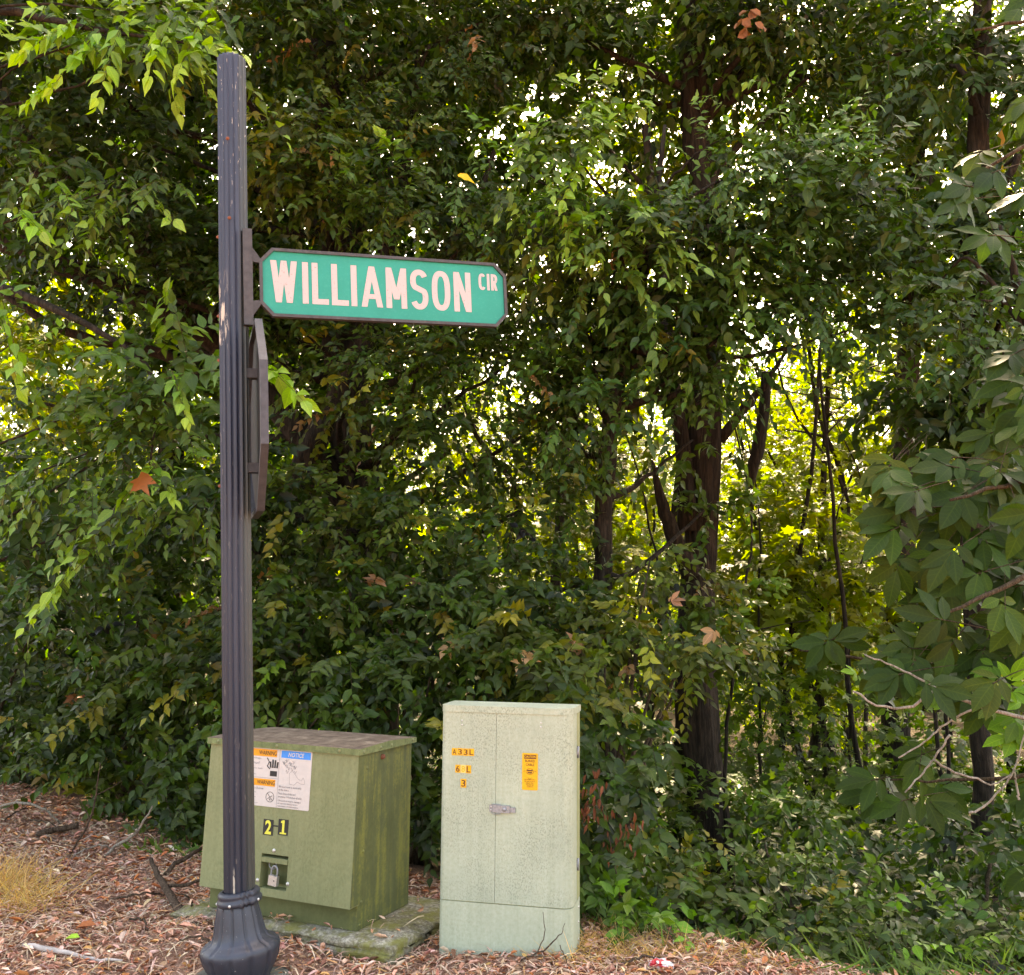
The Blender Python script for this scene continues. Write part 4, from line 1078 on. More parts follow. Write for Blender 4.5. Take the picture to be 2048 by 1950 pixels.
# hackberry arching over from the left, light young sprays
TA = root_to_ground(tk([(-330, 1300, 6.6, .16), (-330, 900, 6.6, .15), (-300, 500, 6.5, .13), (-240, 150, 6.4, .11), (-150, -200, 6.3, .08), (-60, -600, 6.3, .03)]))
hackl = tree("hackberry_tree", "hackberry tree with light green young sprays hanging left of the post", "tree", TA, [
    (120, 90, 5.8, 90, 40, .2, 12, GRN, (.22, .36, .045)), (240, 60, 5.6, 100, 30, .2, 16, GRN, (.24, .38, .045)), (370, 80, 5.6, 70, 30, .2, 9, MID, (.20, .34, .045)), (330, 30, 5.7, 130, 30, .3, 16, MID),
    (110, 300, 6.2, 90, 60, .3, 18, BLU), (260, 370, 5.8, 110, 50, .25, 26, MID, (.12, .22, .03)),
    (320, 760, 5.6, 100, 70, .25, 28, MID), (290, 860, 5.5, 90, 90, .2, 36, MID), (190, 900, 5.5, 110, 60, .2, 30, MID, (.12, .22, .03)), (300, 990, 5.5, 80, 50, .2, 18, MID), (80, 1100, 6.0, 90, 110, .3, 30, BLU), (20, 690, 5.6, 60, 80, .2, 10, GRN), (60, 950, 6.2, 80, 60, .3, 18, BLU)],
    BLU, .095, m=13, dens=1.3, limbr=.016, singles=300, fine="ovate_fine", slen=.38, narrow=.95, group="trees at the wood's edge",
    limbs=[tk([(-300, 520, 6.5, .05), (-50, 560, 6.1, .035), (150, 640, 5.8, .022), (300, 740, 5.6, .012), (300, 930, 5.4, .006)]), tk([(-200, 0, 6.3, .05), (0, 20, 6.0, .03), (200, 60, 5.7, .015), (400, 90, 5.5, .006)])],
    explicit=[((300, 930, 5.1), (62, 1238, 4.95), 21, 0.101, MID, (.27, .40, .05)), ((290, 1000, 5.15), (100, 1200, 5.0), 15, 0.094, MID, (.22, .36, .05)), ((250, 350, 5.7), (345, 440, 5.5), 11, 0.109, GRN, (.22, .36, .05)), ((330, 760, 5.3), (560, 745, 4.7), 15, 0.117, GRN, (.24, .42, .05)),
              ((520, 725, 4.75), (600, 800, 4.65), 7, 0.125, BRI, (.24, .42, .05)), ((350, 740, 5.2), (375, 830, 5.1), 8, 0.101, GRN, (.27, .42, .05)), ((40, 420, 5.6), (85, 470, 5.5), 6, 0.125, BRI, (.22, .36, .04)), ((0, 600, 5.4), (40, 760, 5.3), 10, 0.117, GRN, (.2, .34, .05)),
              ((110, 150, 5.5), (60, 205, 5.4), 7, 0.133, BRI, (.24, .38, .04)), ((280, 60, 5.4), (480, 110, 5.1), 11, 0.133, BRI, (.26, .36, .04)), ((200, 60, 5.4), (110, 170, 5.3), 10, 0.125, BRI, (.28, .40, .03)), ((160, 40, 5.4), (50, 110, 5.3), 11, 0.117, BRI, (.26, .40, .03)), ((330, 40, 5.3), (300, 140, 5.2), 10, 0.125, BRI, (.28, .42, .03)), ((250, 30, 5.3), (200, 190, 5.2), 12, 0.117, BRI, (.26, .40, .04)), ((400, 40, 5.3), (350, 150, 5.2), 10, 0.117, GRN, (.26, .40, .04)), ((300, 920, 5.3), (345, 1000, 5.2), 7, 0.101, GRN, (.25, .40, .05))])

# tall hickory with a bare trunk, right of the cabinet
T3 = root_to_ground(tk([(1420, 1800, 8.3, .20), (1408, 1600, 8.3, .185), (1388, 1450, 8.3, .165), (1390, 1250, 8.3, .15), (1402, 1100, 8.3, .14), (1407, 950, 8.3, .14), (1410, 800, 8.3, .145), (1406, 650, 8.3, .135), (1416, 500, 8.3, .115), (1422, 390, 8.3, .11), (1392, 300, 8.3, .11), (1392, 150, 8.3, .12), (1385, 0, 8.3, .13), (1380, -500, 8.3, .10), (1400, -1200, 8.4, .04)]))
hickmain = tree("tall_tree", "tall tree with a thick bare reddish-brown trunk rising behind the pale green cabinet", "tree", T3, [
    (1100, 40, 8.0, 130, 90, .6, 34, DK2), (1250, 90, 8.4, 120, 100, .6, 26, SUND), (1480, 90, 8.2, 110, 110, .6, 36, DK2), (1620, 150, 8.0, 120, 120, .6, 44, DK2), (1740, 120, 8.2, 90, 120, .6, 30, SUND), (1560, 30, 7.6, 120, 60, .5, 34, DK), (1880, 80, 8.5, 80, 100, .5, 20, DK2)],
    DK2, .095, m=13, dens=2.2, bark=BARKR, group="trees at the wood's edge", trough=.16, tseg=22,
    limbs=[tk([(1385, 1150, 8.2, .09), (1350, 1080, 8.15, .07), (1325, 1010, 8.1, .05), (1303, 920, 8.1, .012)]), tk([(1378, 1060, 8.25, .10), (1368, 920, 8.2, .07), (1352, 800, 8.2, .065), (1335, 700, 8.2, .055), (1320, 500, 8.2, .05), (1290, 250, 8.2, .03)]),
           tk([(1440, 880, 8.3, .05), (1490, 815, 8.2, .04), (1535, 765, 8.1, .025), (1580, 690, 8.0, .012)]), tk([(1400, 600, 8.3, .05), (1330, 430, 8.4, .03), (1220, 300, 8.6, .015)]), tk([(1395, 260, 8.3, .04), (1480, 160, 8.2, .03), (1560, 20, 8.0, .015)])])
# hackberry in front of it: the blue-green mass in the middle
TC = root_to_ground(tk([(1215, 1420, 7.0, .07), (1205, 1150, 7.0, .065), (1215, 900, 6.9, .06), (1250, 700, 6.8, .05), (1300, 480, 6.7, .035), (1330, 250, 6.6, .012)]))
hackc = tree("hackberry_tree", "hackberry with drooping blue-green sprays spreading right of the street sign", "tree", TC, [
    (1130, 300, 6.3, 90, 60, .3, 24, MID, (.17, .30, .045)), (1190, 400, 6.2, 90, 70, .3, 30, GRN, (.2, .34, .05)), (1090, 420, 6.5, 80, 60, .3, 26, BLU), (1060, 350, 6.4, 60, 50, .3, 14, GRN),
    (1460, 270, 6.5, 70, 50, .3, 18, MID, (.14, .25, .05)), (1500, 340, 6.4, 120, 60, .35, 44, BLU, (.10, .20, .05)), (1660, 340, 6.4, 110, 50, .3, 34, BLU, (.10, .20, .05)), (1780, 400, 6.3, 70, 45, .3, 16, BLU),
    (1250, 520, 6.5, 130, 80, .4, 54, BLU), (1430, 480, 6.5, 130, 80, .4, 56, BLU), (1600, 470, 6.6, 120, 70, .4, 46, BLU), (1180, 520, 6.4, 70, 60, .3, 26, OLV), (1350, 600, 6.6, 130, 70, .4, 50, BLU), (1520, 600, 6.7, 130, 60, .4, 44, BLU), (1720, 560, 6.7, 110, 60, .35, 34, BLU), (1700, 660, 6.7, 130, 45, .3, 30, BLU),
    (1180, 660, 6.8, 110, 60, .4, 40, DK), (1380, 700, 6.7, 100, 60, .3, 32, BLU), (1150, 780, 6.9, 80, 90, .4, 34, DK), (1170, 850, 6.5, 60, 80, .25, 18, BLU), (1300, 480, 6.1, 70, 40, .25, 16, MID, (.14, .26, .05)), (1385, 880, 7.6, 40, 60, .1, 6, MID), (1420, 1010, 7.8, 60, 40, .15, 10, MID), (1440, 720, 6.6, 60, 50, .3, 14, BLU)],
    BLU, .085, m=13, dens=1.6, singles=300, fine="ovate_fine", slen=.36, group="trees at the wood's edge", twig=True,
    explicit=[((1180, 250, 6.1), (1290, 200, 6.0), 11, 0.101, GRN, (.2, .34, .05)), ((800, 330, 6.3), (760, 260, 6.2), 8, 0.101, GRN, (.2, .33, .05)), ((860, 350, 6.4), (770, 270, 6.2), 11, 0.109, GRN, (.2, .33, .05)), ((1180, 480, 6.0), (1110, 410, 5.9), 10, 0.109, GRN, (.19, .33, .05)), ((1190, 260, 6.1), (1130, 400, 5.9), 12, 0.117, BRI, (.2, .36, .05))])
TE = root_to_ground(tk([(2130, 1500, 6.2, .06), (2110, 1100, 6.2, .055), (2080, 800, 6.1, .045), (2040, 600, 6.0, .03), (2000, 450, 5.9, .01)]))
hackr = tree("young_hackberry", "young hackberry with pointed leaves beside the dark trunk at the wood's edge", "tree", TE, [(1960, 600, 5.9, 70, 50, .25, 22), (1930, 680, 5.9, 60, 40, .25, 16), (2020, 680, 5.9, 60, 60, .25, 18), (1880, 560, 6.2, 50, 40, .2, 8)], BLU, .09, m=13, dens=1.4, singles=100, fine="ovate_fine", slen=.34, group="trees at the wood's edge")

# two more trunks on the right
T5 = root_to_ground(tk([(1972, 1880, 7.4, .075), (1965, 1600, 7.4, .07), (1950, 1200, 7.4, .085), (1945, 900, 7.4, .09), (1950, 600, 7.4, .085), (1958, 300, 7.4, .08), (1965, 0, 7.4, .07), (1975, -700, 7.5, .03)]))
t5 = tree("dark_tree", "slim dark-barked tree with shaded crown standing by the broad-leaved hickory", "tree", T5, [(1900, 130, 7.3, 120, 110, .5, 40), (2010, 330, 7.2, 80, 120, .4, 26), (1860, 330, 7.4, 90, 70, .4, 26), (1830, 470, 7.5, 90, 60, .4, 26), (1920, 480, 7.2, 100, 70, .4, 30), (1990, 830, 7.2, 70, 120, .4, 34), (1880, 750, 7.4, 80, 60, .4, 18), (2020, 560, 7.0, 60, 120, .4, 34), (1960, 700, 7.1, 70, 90, .4, 26)], DK2, .095, m=13, dens=1.8, singles=0, group="trees at the wood's edge")
T6 = root_to_ground(tk([(1782, 1760, 10.5, .17), (1790, 1550, 10.5, .155), (1800, 1200, 10.5, .14), (1812, 900, 10.5, .13), (1825, 500, 10.5, .11), (1835, 100, 10.5, .09), (1840, -500, 10.5, .04)]))
t6 = tree("dark_tree", "stout dark trunk deep in shade behind the hickory branches", "tree", T6, [(x_, y_, 10.2 + .4 * ((x_ // 90) % 2), 120, 85, .6, n_, (SUND, SUNY, DK2)[(x_ // 70 + y_ // 50) % 3]) for x_, y_, n_ in ((1080, 40, 55), (1250, 30, 45), (1420, 50, 50), (1590, 40, 60), (1760, 50, 60), (1930, 40, 60), (1050, 190, 60), (1200, 180, 35), (1330, 230, 40), (1500, 190, 45), (1660, 210, 55), (1820, 190, 60), (1980, 200, 60), (1100, 330, 55), (1280, 370, 45), (1430, 380, 50), (1580, 360, 45), (1740, 360, 60), (1900, 350, 60), (2040, 380, 50), (1150, 480, 60), (1320, 520, 60), (1490, 520, 55), (1650, 520, 55), (1820, 510, 60), (1980, 540, 60), (1080, 630, 50), (1240, 660, 55), (1400, 650, 45), (1740, 650, 35), (1900, 670, 45))], SUND, .14, m=11, limbr=.010, kind="far", mat=LEAFF, twig=False, group="trees at the wood's edge")
# crowns above the frame: they shade the verge
for root, E_, pal in ((boxelder, [(-2.4, 7.6, 6.6, 1.6, 1.8, 1.4, 420), (-.8, 8.4, 7.4, 1.7, 2.0, 1.5, 420), (-1.8, 10.0, 9.3, 2.2, 1.8, 1.5, 420), (-3.2, 9.0, 8.4, 1.6, 1.8, 1.5, 330)], DK),
                      (hackl, [(-4.8, 7.2, 6.2, 1.6, 1.9, 1.5, 380), (-5.6, 8.8, 8.2, 1.8, 1.8, 1.6, 360)], DK),
                      (hickmain, [(1.0, 8.3, 7.3, 1.7, 2.0, 1.5, 420), (2.8, 8.6, 7.4, 1.6, 2.0, 1.6, 400), (1.4, 10.2, 9.6, 2.2, 1.8, 1.6, 420), (3.8, 10.2, 9.4, 2.0, 1.8, 1.6, 340)], DK),
                      (t5, [(4.6, 8.0, 6.8, 1.6, 1.8, 1.5, 340)], DK)):
    crown(root, E_, pal, .15)

# hanging dead stub
snag = tube("dead_snag", tk([(1532, 745, 8.6, .045), (1528, 820, 8.6, .055), (1515, 900, 8.6, .055), (1503, 950, 8.6, .045), (1500, 990, 8.6, .008)]), BARK, None, 9, 14, .15, 4)
tag(snag, "broken dark dead stem hanging beside the tall bare trunk", "dead branch")

# ------------------------------------------------------------------ shrubs along the edge
def shrub(label, base_px, lobes, pal=DK, size=.084, singles=150, tipcol=None, Y0=None, name="shrub", stems=4, group="shrubs along the wood's edge", face=.55, m=12, slen=.33):
    x, y = base_px; root = empty(name, (x, y, gnd(x, y))); tag(root, label, "shrub", group)
    bag = Leaves(); tw = []
    for li, lb in enumerate(lobes):
        px, py, Y, rx, ry, rd, cnt = lb[:7]; cnt = int(cnt * 1.4); lp = lb[7] if len(lb) > 7 else pal; tc = lb[8] if len(lb) > 8 else tipcol
        c0 = P(px, py, Y); base, d = lobe_pts(c0, (pxr(rx, Y), rd, pxr(ry, Y)), cnt, .4); base, d = clump(base, d, 8, .11)
        base[:, 2] = np.maximum(base[:, 2], hgt(base[:, 0], base[:, 1]) + .06)
        sprays(bag, base, d * .7 + np.array([0, -.45, -.05]) + rng.normal(0, .36, (cnt, 3)), slen * (.5 + .7 * rng.random(cnt)), m, size, lp, tw, .28, face, tipcol=tc)
        g = root.location
        limb(root, [(g[0] + rng.normal(0, .08), g[1] + rng.normal(0, .05), g[2] - .03, .018), ((g[0] * .6 + c0[0] * .4), (g[1] * .5 + c0[1] * .5), g[2] * .45 + c0[2] * .55, .013), (*c0, .006)], TWIG, li, "stem", 6, 10)
    twig_mesh("twigs", tw, root.location, TWIG, root, .0018)
    plant_leaves(root, bag, "ovate", LEAF, singles, "ovate_fine"); return root
def bxy(px, Y): q = P(px, 1500, Y); return float(q[0]), float(q[1])
shrub("dense dark green shrub beside the pale curved twigs on the leaf litter", bxy(-20, 7.9), [(60, 1270, 7.7, 140, 110, .4, 70), (40, 1430, 7.6, 130, 90, .35, 60), (130, 1380, 7.5, 90, 90, .3, 40), (150, 1500, 7.8, 100, 60, .25, 36, OLV), (-150, 1350, 7.9, 120, 180, .5, 60), (40, 1540, 8.0, 90, 35, .2, 20, OLV)])
shrub("broad-leaved dark shrub above the upright pale sticks left of the green box", bxy(260, 7.0), [(280, 1200, 6.9, 130, 90, .4, 60), (230, 1340, 6.8, 110, 90, .35, 54), (340, 1370, 6.6, 90, 90, .3, 46), (260, 1480, 6.9, 120, 70, .3, 50), (330, 1590, 6.75, 80, 60, .2, 34), (220, 1560, 7.0, 60, 40, .2, 20, OLV)])
shrub("thick dark green shrub directly behind the olive green electrical box", bxy(520, 6.3), [(500, 1180, 6.6, 120, 80, .4, 54), (470, 1320, 6.3, 100, 90, .35, 50), (590, 1340, 6.1, 110, 80, .3, 50), (620, 1220, 6.4, 110, 80, .35, 50), (380, 1520, 6.3, 50, 110, .2, 34), (640, 1430, 5.9, 100, 50, .25, 34, MID), (390, 1660, 6.1, 40, 50, .15, 14)])
shrub("leafy shrub filling the gap between the electrical box and the pale cabinet", bxy(830, 6.1), [(780, 1200, 6.5, 120, 80, .4, 54), (740, 1330, 6.2, 100, 80, .35, 46), (860, 1350, 6.0, 90, 80, .3, 44), (850, 1480, 5.7, 60, 80, .25, 34), (850, 1620, 5.5, 45, 90, .2, 30), (890, 1200, 6.5, 100, 70, .3, 40), (760, 1430, 5.9, 70, 50, .25, 24)])
shrub("shrub with a few yellowed leaves rising behind the pale green cabinet", bxy(1040, 6.0), [(1000, 1180, 6.5, 110, 80, .35, 46), (1080, 1290, 6.2, 110, 80, .35, 50, OLV), (960, 1310, 6.1, 90, 70, .3, 40), (1150, 1180, 6.6, 90, 80, .3, 34), (1100, 1390, 5.8, 90, 40, .25, 30, OLV)])
shrub("olive leafed shrub crowding the hinge side of the pale green cabinet", bxy(1220, 5.4), [(1210, 1330, 5.9, 80, 70, .3, 36, OLV), (1280, 1260, 6.2, 90, 70, .3, 36, OLV), (1185, 1460, 5.5, 50, 90, .25, 36), (1190, 1590, 5.2, 45, 80, .2, 30), (1190, 1730, 5.0, 50, 70, .2, 28, MID), (1190, 1830, 4.9, 40, 50, .2, 16, GRN), (1330, 1300, 6.2, 80, 50, .25, 22, OLV), (1390, 1310, 6.6, 80, 40, .2, 18, OLV), (1300, 1200, 6.5, 90, 50, .25, 24, OLV), (1420, 1220, 6.8, 90, 40, .25, 20, MID), (1300, 1120, 6.8, 90, 50, .25, 18, OLV)])
LOW = [(4, .035, .06, .009), (2, .06, .10, .014), (1.2, .10, .15, .02), (.6, .17, .16, .02)]
YEL = [(3, .09, .13, .015), (2, .17, .17, .02), (.8, .32, .26, .04), (3, .06, .095, .012), (.3, .36, .20, .11)]
shrub("low shrub with yellowing leaves at the foot of the tall bare trunk", bxy(1400, 5.0), [(1290, 1770, 5.2, 70, 60, .2, 30, YEL), (1430, 1800, 5.3, 90, 45, .2, 30, YEL), (1380, 1840, 5.0, 120, 50, .25, 36, LOW), (1500, 1800, 5.2, 90, 70, .25, 34, LOW), (1290, 1860, 4.8, 80, 40, .2, 20, GRN)], singles=250, size=.07, face=.4)
shrub("green low shrub with rounded leaves beside the wood's dark slim saplings", bxy(1600, 5.0), [(1530, 1690, 5.6, 70, 60, .2, 30, MID), (1500, 1760, 5.4, 60, 50, .2, 18, MID), (1590, 1850, 5.0, 100, 60, .25, 34, LOW), (1680, 1790, 5.3, 70, 60, .2, 24, MID), (1660, 1890, 4.7, 90, 50, .2, 28, LOW), (1540, 1900, 4.6, 90, 35, .2, 24, LOW), (1780, 1850, 4.8, 50, 60, .2, 16, GRN)], singles=250, size=.07, face=.35)
shrub("sparse dim undergrowth below the hickory branches", bxy(1950, 5.6), [(1850, 1880, 5.4, 100, 50, .3, 30, DK2), (2000, 1850, 5.3, 80, 80, .3, 34, DK2), (1990, 1690, 5.8, 90, 60, .3, 24, DK2)], singles=80)

shrub("fresh low growth spilling over the verge's edge beside the green grass blades", bxy(1850, 4.5), [(1740, 1915, 4.55, 60, 40, .15, 24, LOW), (1830, 1900, 4.6, 70, 45, .18, 28, LOW), (1920, 1925, 4.5, 80, 40, .18, 28, GRN), (2010, 1905, 4.5, 70, 50, .18, 28, LOW), (2080, 1930, 4.5, 60, 40, .18, 18, LOW), (1660, 1935, 4.4, 50, 25, .12, 14, LOW)], singles=200, size=.06, face=.35)
# ------------------------------------------------------------------ hickory with big compound leaves at the right
TH = root_to_ground(tk([(2330, 1700, 4.3, .07), (2330, 1200, 4.3, .065), (2320, 800, 4.3, .06), (2310, 300, 4.3, .05), (2300, -200, 4.3, .035), (2290, -500, 4.3, .01)]))
hk = empty("hickory_tree", TH[0][:3]); tag(hk, "hickory with large drooping five-part leaves reaching in over the dark undergrowth", "tree", "trees at the wood's edge")
tube("trunk", TH, BARKR, hk, 12, 24, .1, 9, .006, hk.location)
hb_ = Leaves(); htw = []
def compound(h, d, n, Lm, pal, k=5):
    d = d / np.linalg.norm(d); n = n - d * np.dot(n, d); n /= np.linalg.norm(n); b = np.cross(n, d)
    col = pick_col(pal, 1, .12)
    ang = (0, .75, -.75, 1.45, -1.45, 2.1, -2.1)[:k]; fac = (1.0, .92, .92, .62, .62, .5, .5)
    for a_, f_ in zip(ang, fac):
        a_ += rng.normal(0, .10); t_ = d * math.cos(a_) + b * math.sin(a_) + rng.normal(0, .12, 3); t_[2] -= .18
        n_ = n + rng.normal(0, .22, 3); off = h - d * (abs(a_) * .035 * Lm / .18)
        hb_.add(off[None], t_[None], n_[None], np.array([Lm * f_ * rng.uniform(.85, 1.1)]), np.array([rng.uniform(.85, 1.1)]), np.clip(col * rng.normal(1, .1), .004, 1))
hub_px = [(2030, 700), (2000, 780), (2035, 800), (1740, 950), (1790, 1000), (1860, 920), (1840, 1000), (1905, 990), (1960, 950), (1930, 1080), (2000, 1040), (1995, 1130), (1950, 1010), (1860, 1190), (1790, 1150), (1800, 1290), (1900, 1290), (1960, 1230), (1980, 1290), (2030, 1200), (1880, 1370), (1960, 1390), (1780, 1350), (2030, 1350), (1840, 1110), (1890, 1150), (2020, 960), (1980, 880), (1750, 1060), (1820, 1230)]
hub_top = [(2000, 230), (2040, 120), (2030, 330), (1920, 350), (2010, 420), (1960, 470), (2030, 20), (2035, 560), (1870, 380)]
hub_low = [(1610, 1310), (1700, 1380), (1770, 1590), (1720, 1570), (1850, 1600), (2020, 1720), (2030, 1560), (1800, 1520)]
mains = [[(2320, 900, 4.3, .03), (2180, 930, 4.2, .02), (2050, 960, 4.1, .012), (1900, 1000, 4.0, .006)], [(2325, 1050, 4.3, .03), (2180, 1120, 4.2, .02), (2040, 1160, 4.0, .012), (1880, 1230, 3.9, .006)], [(2310, 200, 4.3, .03), (2180, 240, 4.3, .018), (2050, 290, 4.3, .01), (1900, 380, 4.3, .005)],
         [(2325, 1250, 4.4, .025), (2100, 1300, 4.6, .016), (1850, 1330, 4.9, .010), (1600, 1300, 5.2, .006)], [(2330, 1500, 4.4, .022), (2150, 1540, 4.5, .014), (1950, 1560, 4.7, .008), (1780, 1560, 4.8, .004)], [(2305, 0, 4.3, .02), (2150, 20, 4.3, .013), (1950, 60, 4.3, .006)]]
for k_, L_ in enumerate(mains): limb(hk, tk(L_), TWIG, k_ + 20)
for hubs, Yh, Lm, dn, pal in ((hub_px, 4.0, .165, 4, HICK), (hub_top, 4.2, .17, 2, HICK), (hub_low, 4.7, .18, 2, HICK)):
    for (hx, hy) in hubs:
        hx += 35
        for r_ in range(dn):
            Y_h = Yh + rng.uniform(-.18, .3) + (.25 if r_ else 0)
            h_ = P(hx + rng.normal(0, 24), hy + rng.normal(0, 20), Y_h)
            d_ = np.array([-.75 + rng.normal(0, .5), -.25 + rng.normal(0, .25), -.55 + rng.normal(0, .35)])
            if rng.random() < .25: d_[0] = abs(d_[0])
            n_ = np.array([rng.normal(0, .25), -.75, .55 + rng.normal(0, .25)])
            compound(h_, d_, n_, Lm, pal)
            dd = -d_ / np.linalg.norm(d_); htw.append((h_[None], (dd * .9 + np.array([.5, .1, .1]))[None] / 1.1, np.array([.22]), .1))
for (hx, hy, Yh) in ((1425, 1265, 5.6), (1345, 1200, 5.9), (1650, 1290, 5.2)):
    compound(P(hx, hy, Yh), np.array([-.3 + rng.normal(0, .5), -.4, -.5 + rng.normal(0, .4)]), np.array([.3, -.7, .6]) + rng.normal(0, .3, 3), .09, TAN, 4)
for (hx, hy, Yh, s_) in ((1900, 1370, 4.2, .10), (1980, 1420, 4.2, .11), (1780, 1370, 4.3, .08), (1850, 1400, 4.2, .09), (2030, 1450, 4.1, .12), (1740, 1350, 4.3, .08), (1990, 1370, 4.1, .10)):
    for _ in range(3): compound(P(hx + rng.normal(0, 25), hy + rng.normal(0, 20), Yh), np.array([-.4 + rng.normal(0, .6), -.2, rng.normal(0, .5)]), np.array([0, -.6, .7]), s_, GRN, 5)
twig_mesh("leaf_stalks", htw, hk.location, TWIG, hk, .0025)
plant_leaves(hk, hb_, "hickory", LEAFH, 300)

# ------------------------------------------------------------------ sunlit maple saplings in the glade behind
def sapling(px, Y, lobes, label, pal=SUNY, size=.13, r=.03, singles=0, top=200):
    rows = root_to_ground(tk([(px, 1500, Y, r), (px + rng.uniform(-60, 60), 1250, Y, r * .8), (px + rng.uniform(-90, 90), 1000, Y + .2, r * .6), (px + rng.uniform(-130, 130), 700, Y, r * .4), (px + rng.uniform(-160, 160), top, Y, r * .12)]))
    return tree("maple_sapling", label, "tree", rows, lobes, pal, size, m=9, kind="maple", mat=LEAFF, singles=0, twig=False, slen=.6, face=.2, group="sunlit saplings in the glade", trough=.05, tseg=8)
LS = "young maple with sun shining through its yellow-green leaves in the glade"
def L(*a): return [(x, y, Y + rng.uniform(-.4, .4), rx, ry, .8, int(n * 1.8)) for (x, y, Y, rx, ry, n) in a]
sapling(1150, 11.5, L((1130, 1020, 11.5, 130, 70, 46), (1240, 900, 11.5, 110, 80, 40), (1120, 900, 12, 90, 70, 26), (1000, 1010, 12, 90, 60, 26), (1200, 1080, 11.2, 90, 40, 22), (860, 900, 12, 100, 60, 26), (800, 1060, 12, 110, 60, 26), (950, 1120, 11.6, 100, 50, 24), (700, 1000, 12, 90, 60, 20), (600, 1180, 11.5, 110, 50, 20), (880, 1220, 11.5, 110, 50, 22), (1100, 1200, 11, 90, 50, 20)), "sunlit young maple glowing between the street sign and the tall bare trunk")
sapling(1560, 11.5, L((1480, 930, 11.5, 90, 70, 34), (1600, 850, 11.5, 100, 70, 34), (1570, 1000, 11.2, 130, 70, 46), (1480, 1060, 11, 110, 60, 34), (1690, 960, 11.8, 100, 70, 34)), "sunlit young maple glowing beside the hanging dead snag")
sapling(1730, 12.5, L((1700, 800, 12.5, 110, 70, 36), (1780, 720, 12.5, 100, 60, 30), (1850, 850, 12.5, 90, 80, 30), (1640, 740, 13, 90, 50, 24), (1800, 960, 12, 90, 60, 26)), "sunlit young maple with a high bright crown behind the stout dark trunk")
sapling(1650, 10.5, L((1620, 1120, 10.5, 130, 60, 44), (1720, 1200, 10.3, 110, 60, 36), (1560, 1180, 10.5, 110, 60, 36), (1660, 1260, 10.2, 110, 50, 30)), "yellow-green young maple above the shaded slender stems near the hickory leaves")
sapling(180, 11.5, L((140, 640, 11.5, 110, 80, 40), (220, 760, 11.5, 100, 80, 36), (60, 760, 11.5, 90, 90, 34), (160, 880, 11.5, 110, 60, 30), (100, 560, 11.8, 110, 60, 30), (250, 640, 11.8, 90, 60, 26), (30, 660, 11, 80, 80, 30), (130, 740, 10.8, 110, 80, 36), (220, 860, 11, 100, 60, 26)), "sunlit young maple glowing through the gap under the box elder's long limb")
sapling(1000, 13, L((980, 700, 13, 100, 70, 26), (900, 850, 13, 100, 60, 24), (1050, 800, 13, 90, 80, 26), (850, 650, 13, 80, 60, 18)), "sunlit young maple in the glade far behind the street name sign")
sapling(1300, 13.5, L((1280, 700, 13.5, 100, 80, 30), (1330, 830, 13.5, 90, 70, 28), (1500, 760, 13.5, 70, 60, 14), (1230, 640, 13.5, 80, 60, 20)), "sunlit young maple behind the hackberry's drooping blue-green sprays")
sapling(1900, 11.5, L((1900, 650, 11.5, 90, 60, 26), (1990, 760, 11.5, 80, 80, 26), (1930, 900, 11.2, 90, 60, 24)), "sunlit young maple between the slim dark tree and the stout dark trunk")
sapling(1620, 15, L((1480, 980, 15, 120, 60, 34), (1620, 1040, 15, 120, 60, 36), (1560, 1120, 14.6, 120, 50, 32), (1720, 1100, 15, 120, 60, 34), (1800, 1020, 15, 110, 60, 30), (1680, 940, 15, 110, 50, 28), (1560, 880, 15, 100, 50, 26)), "broad bright maple beyond the glade between the tall bare trunk and the hickory", SUNY, .16, .03, top=600)
sapling(1160, 15, L((1080, 980, 15, 110, 60, 32), (1200, 1000, 15, 110, 60, 32), (1280, 920, 15, 100, 60, 28), (1000, 900, 15, 110, 60, 28), (900, 1000, 15, 110, 60, 26), (1130, 880, 15, 100, 50, 24)), "broad bright maple beyond the glade seen through the gap over the pale cabinet", SUNY, .16, .03, top=600)
LG = "older maple with light glinting through its high crown beyond the glade"
for (px, Y, lb) in ((1230, 10.8, L((1120, 60, 11, 110, 80, 30), (1250, 150, 11, 110, 80, 30), (1180, 300, 11, 110, 80, 26), (1320, 320, 11, 100, 80, 26), (1300, 480, 11, 110, 70, 30), (1150, 560, 11, 110, 70, 30), (1340, 60, 11, 80, 70, 18))), (1660, 11.2, L((1480, 180, 11, 90, 90, 24), (1600, 80, 11, 110, 80, 28), (1740, 120, 11, 110, 90, 30), (1560, 330, 11, 100, 70, 22), (1700, 300, 11, 110, 80, 28), (1820, 280, 11, 100, 80, 26), (1900, 120, 11, 90, 80, 24), (1620, 500, 11, 100, 60, 20), (1760, 520, 11, 110, 70, 28), (1890, 500, 11, 100, 70, 24), (2000, 300, 11, 90, 100, 24), (2000, 620, 11, 90, 80, 22))), (1020, 11, L((900, 100, 11, 120, 90, 26), (1020, 250, 11, 110, 90, 26), (960, 420, 11, 110, 80, 26), (1030, 560, 11, 90, 70, 22)))):
    sapling(px, Y, lb, {1230: "older maple whose high crown glints around the tall bare trunk", 1660: "older maple whose high crown glints around the stout dark trunk", 1020: "older maple whose high crown glints behind the box elder"}[px], SUNY, .12, .06, top=-200)
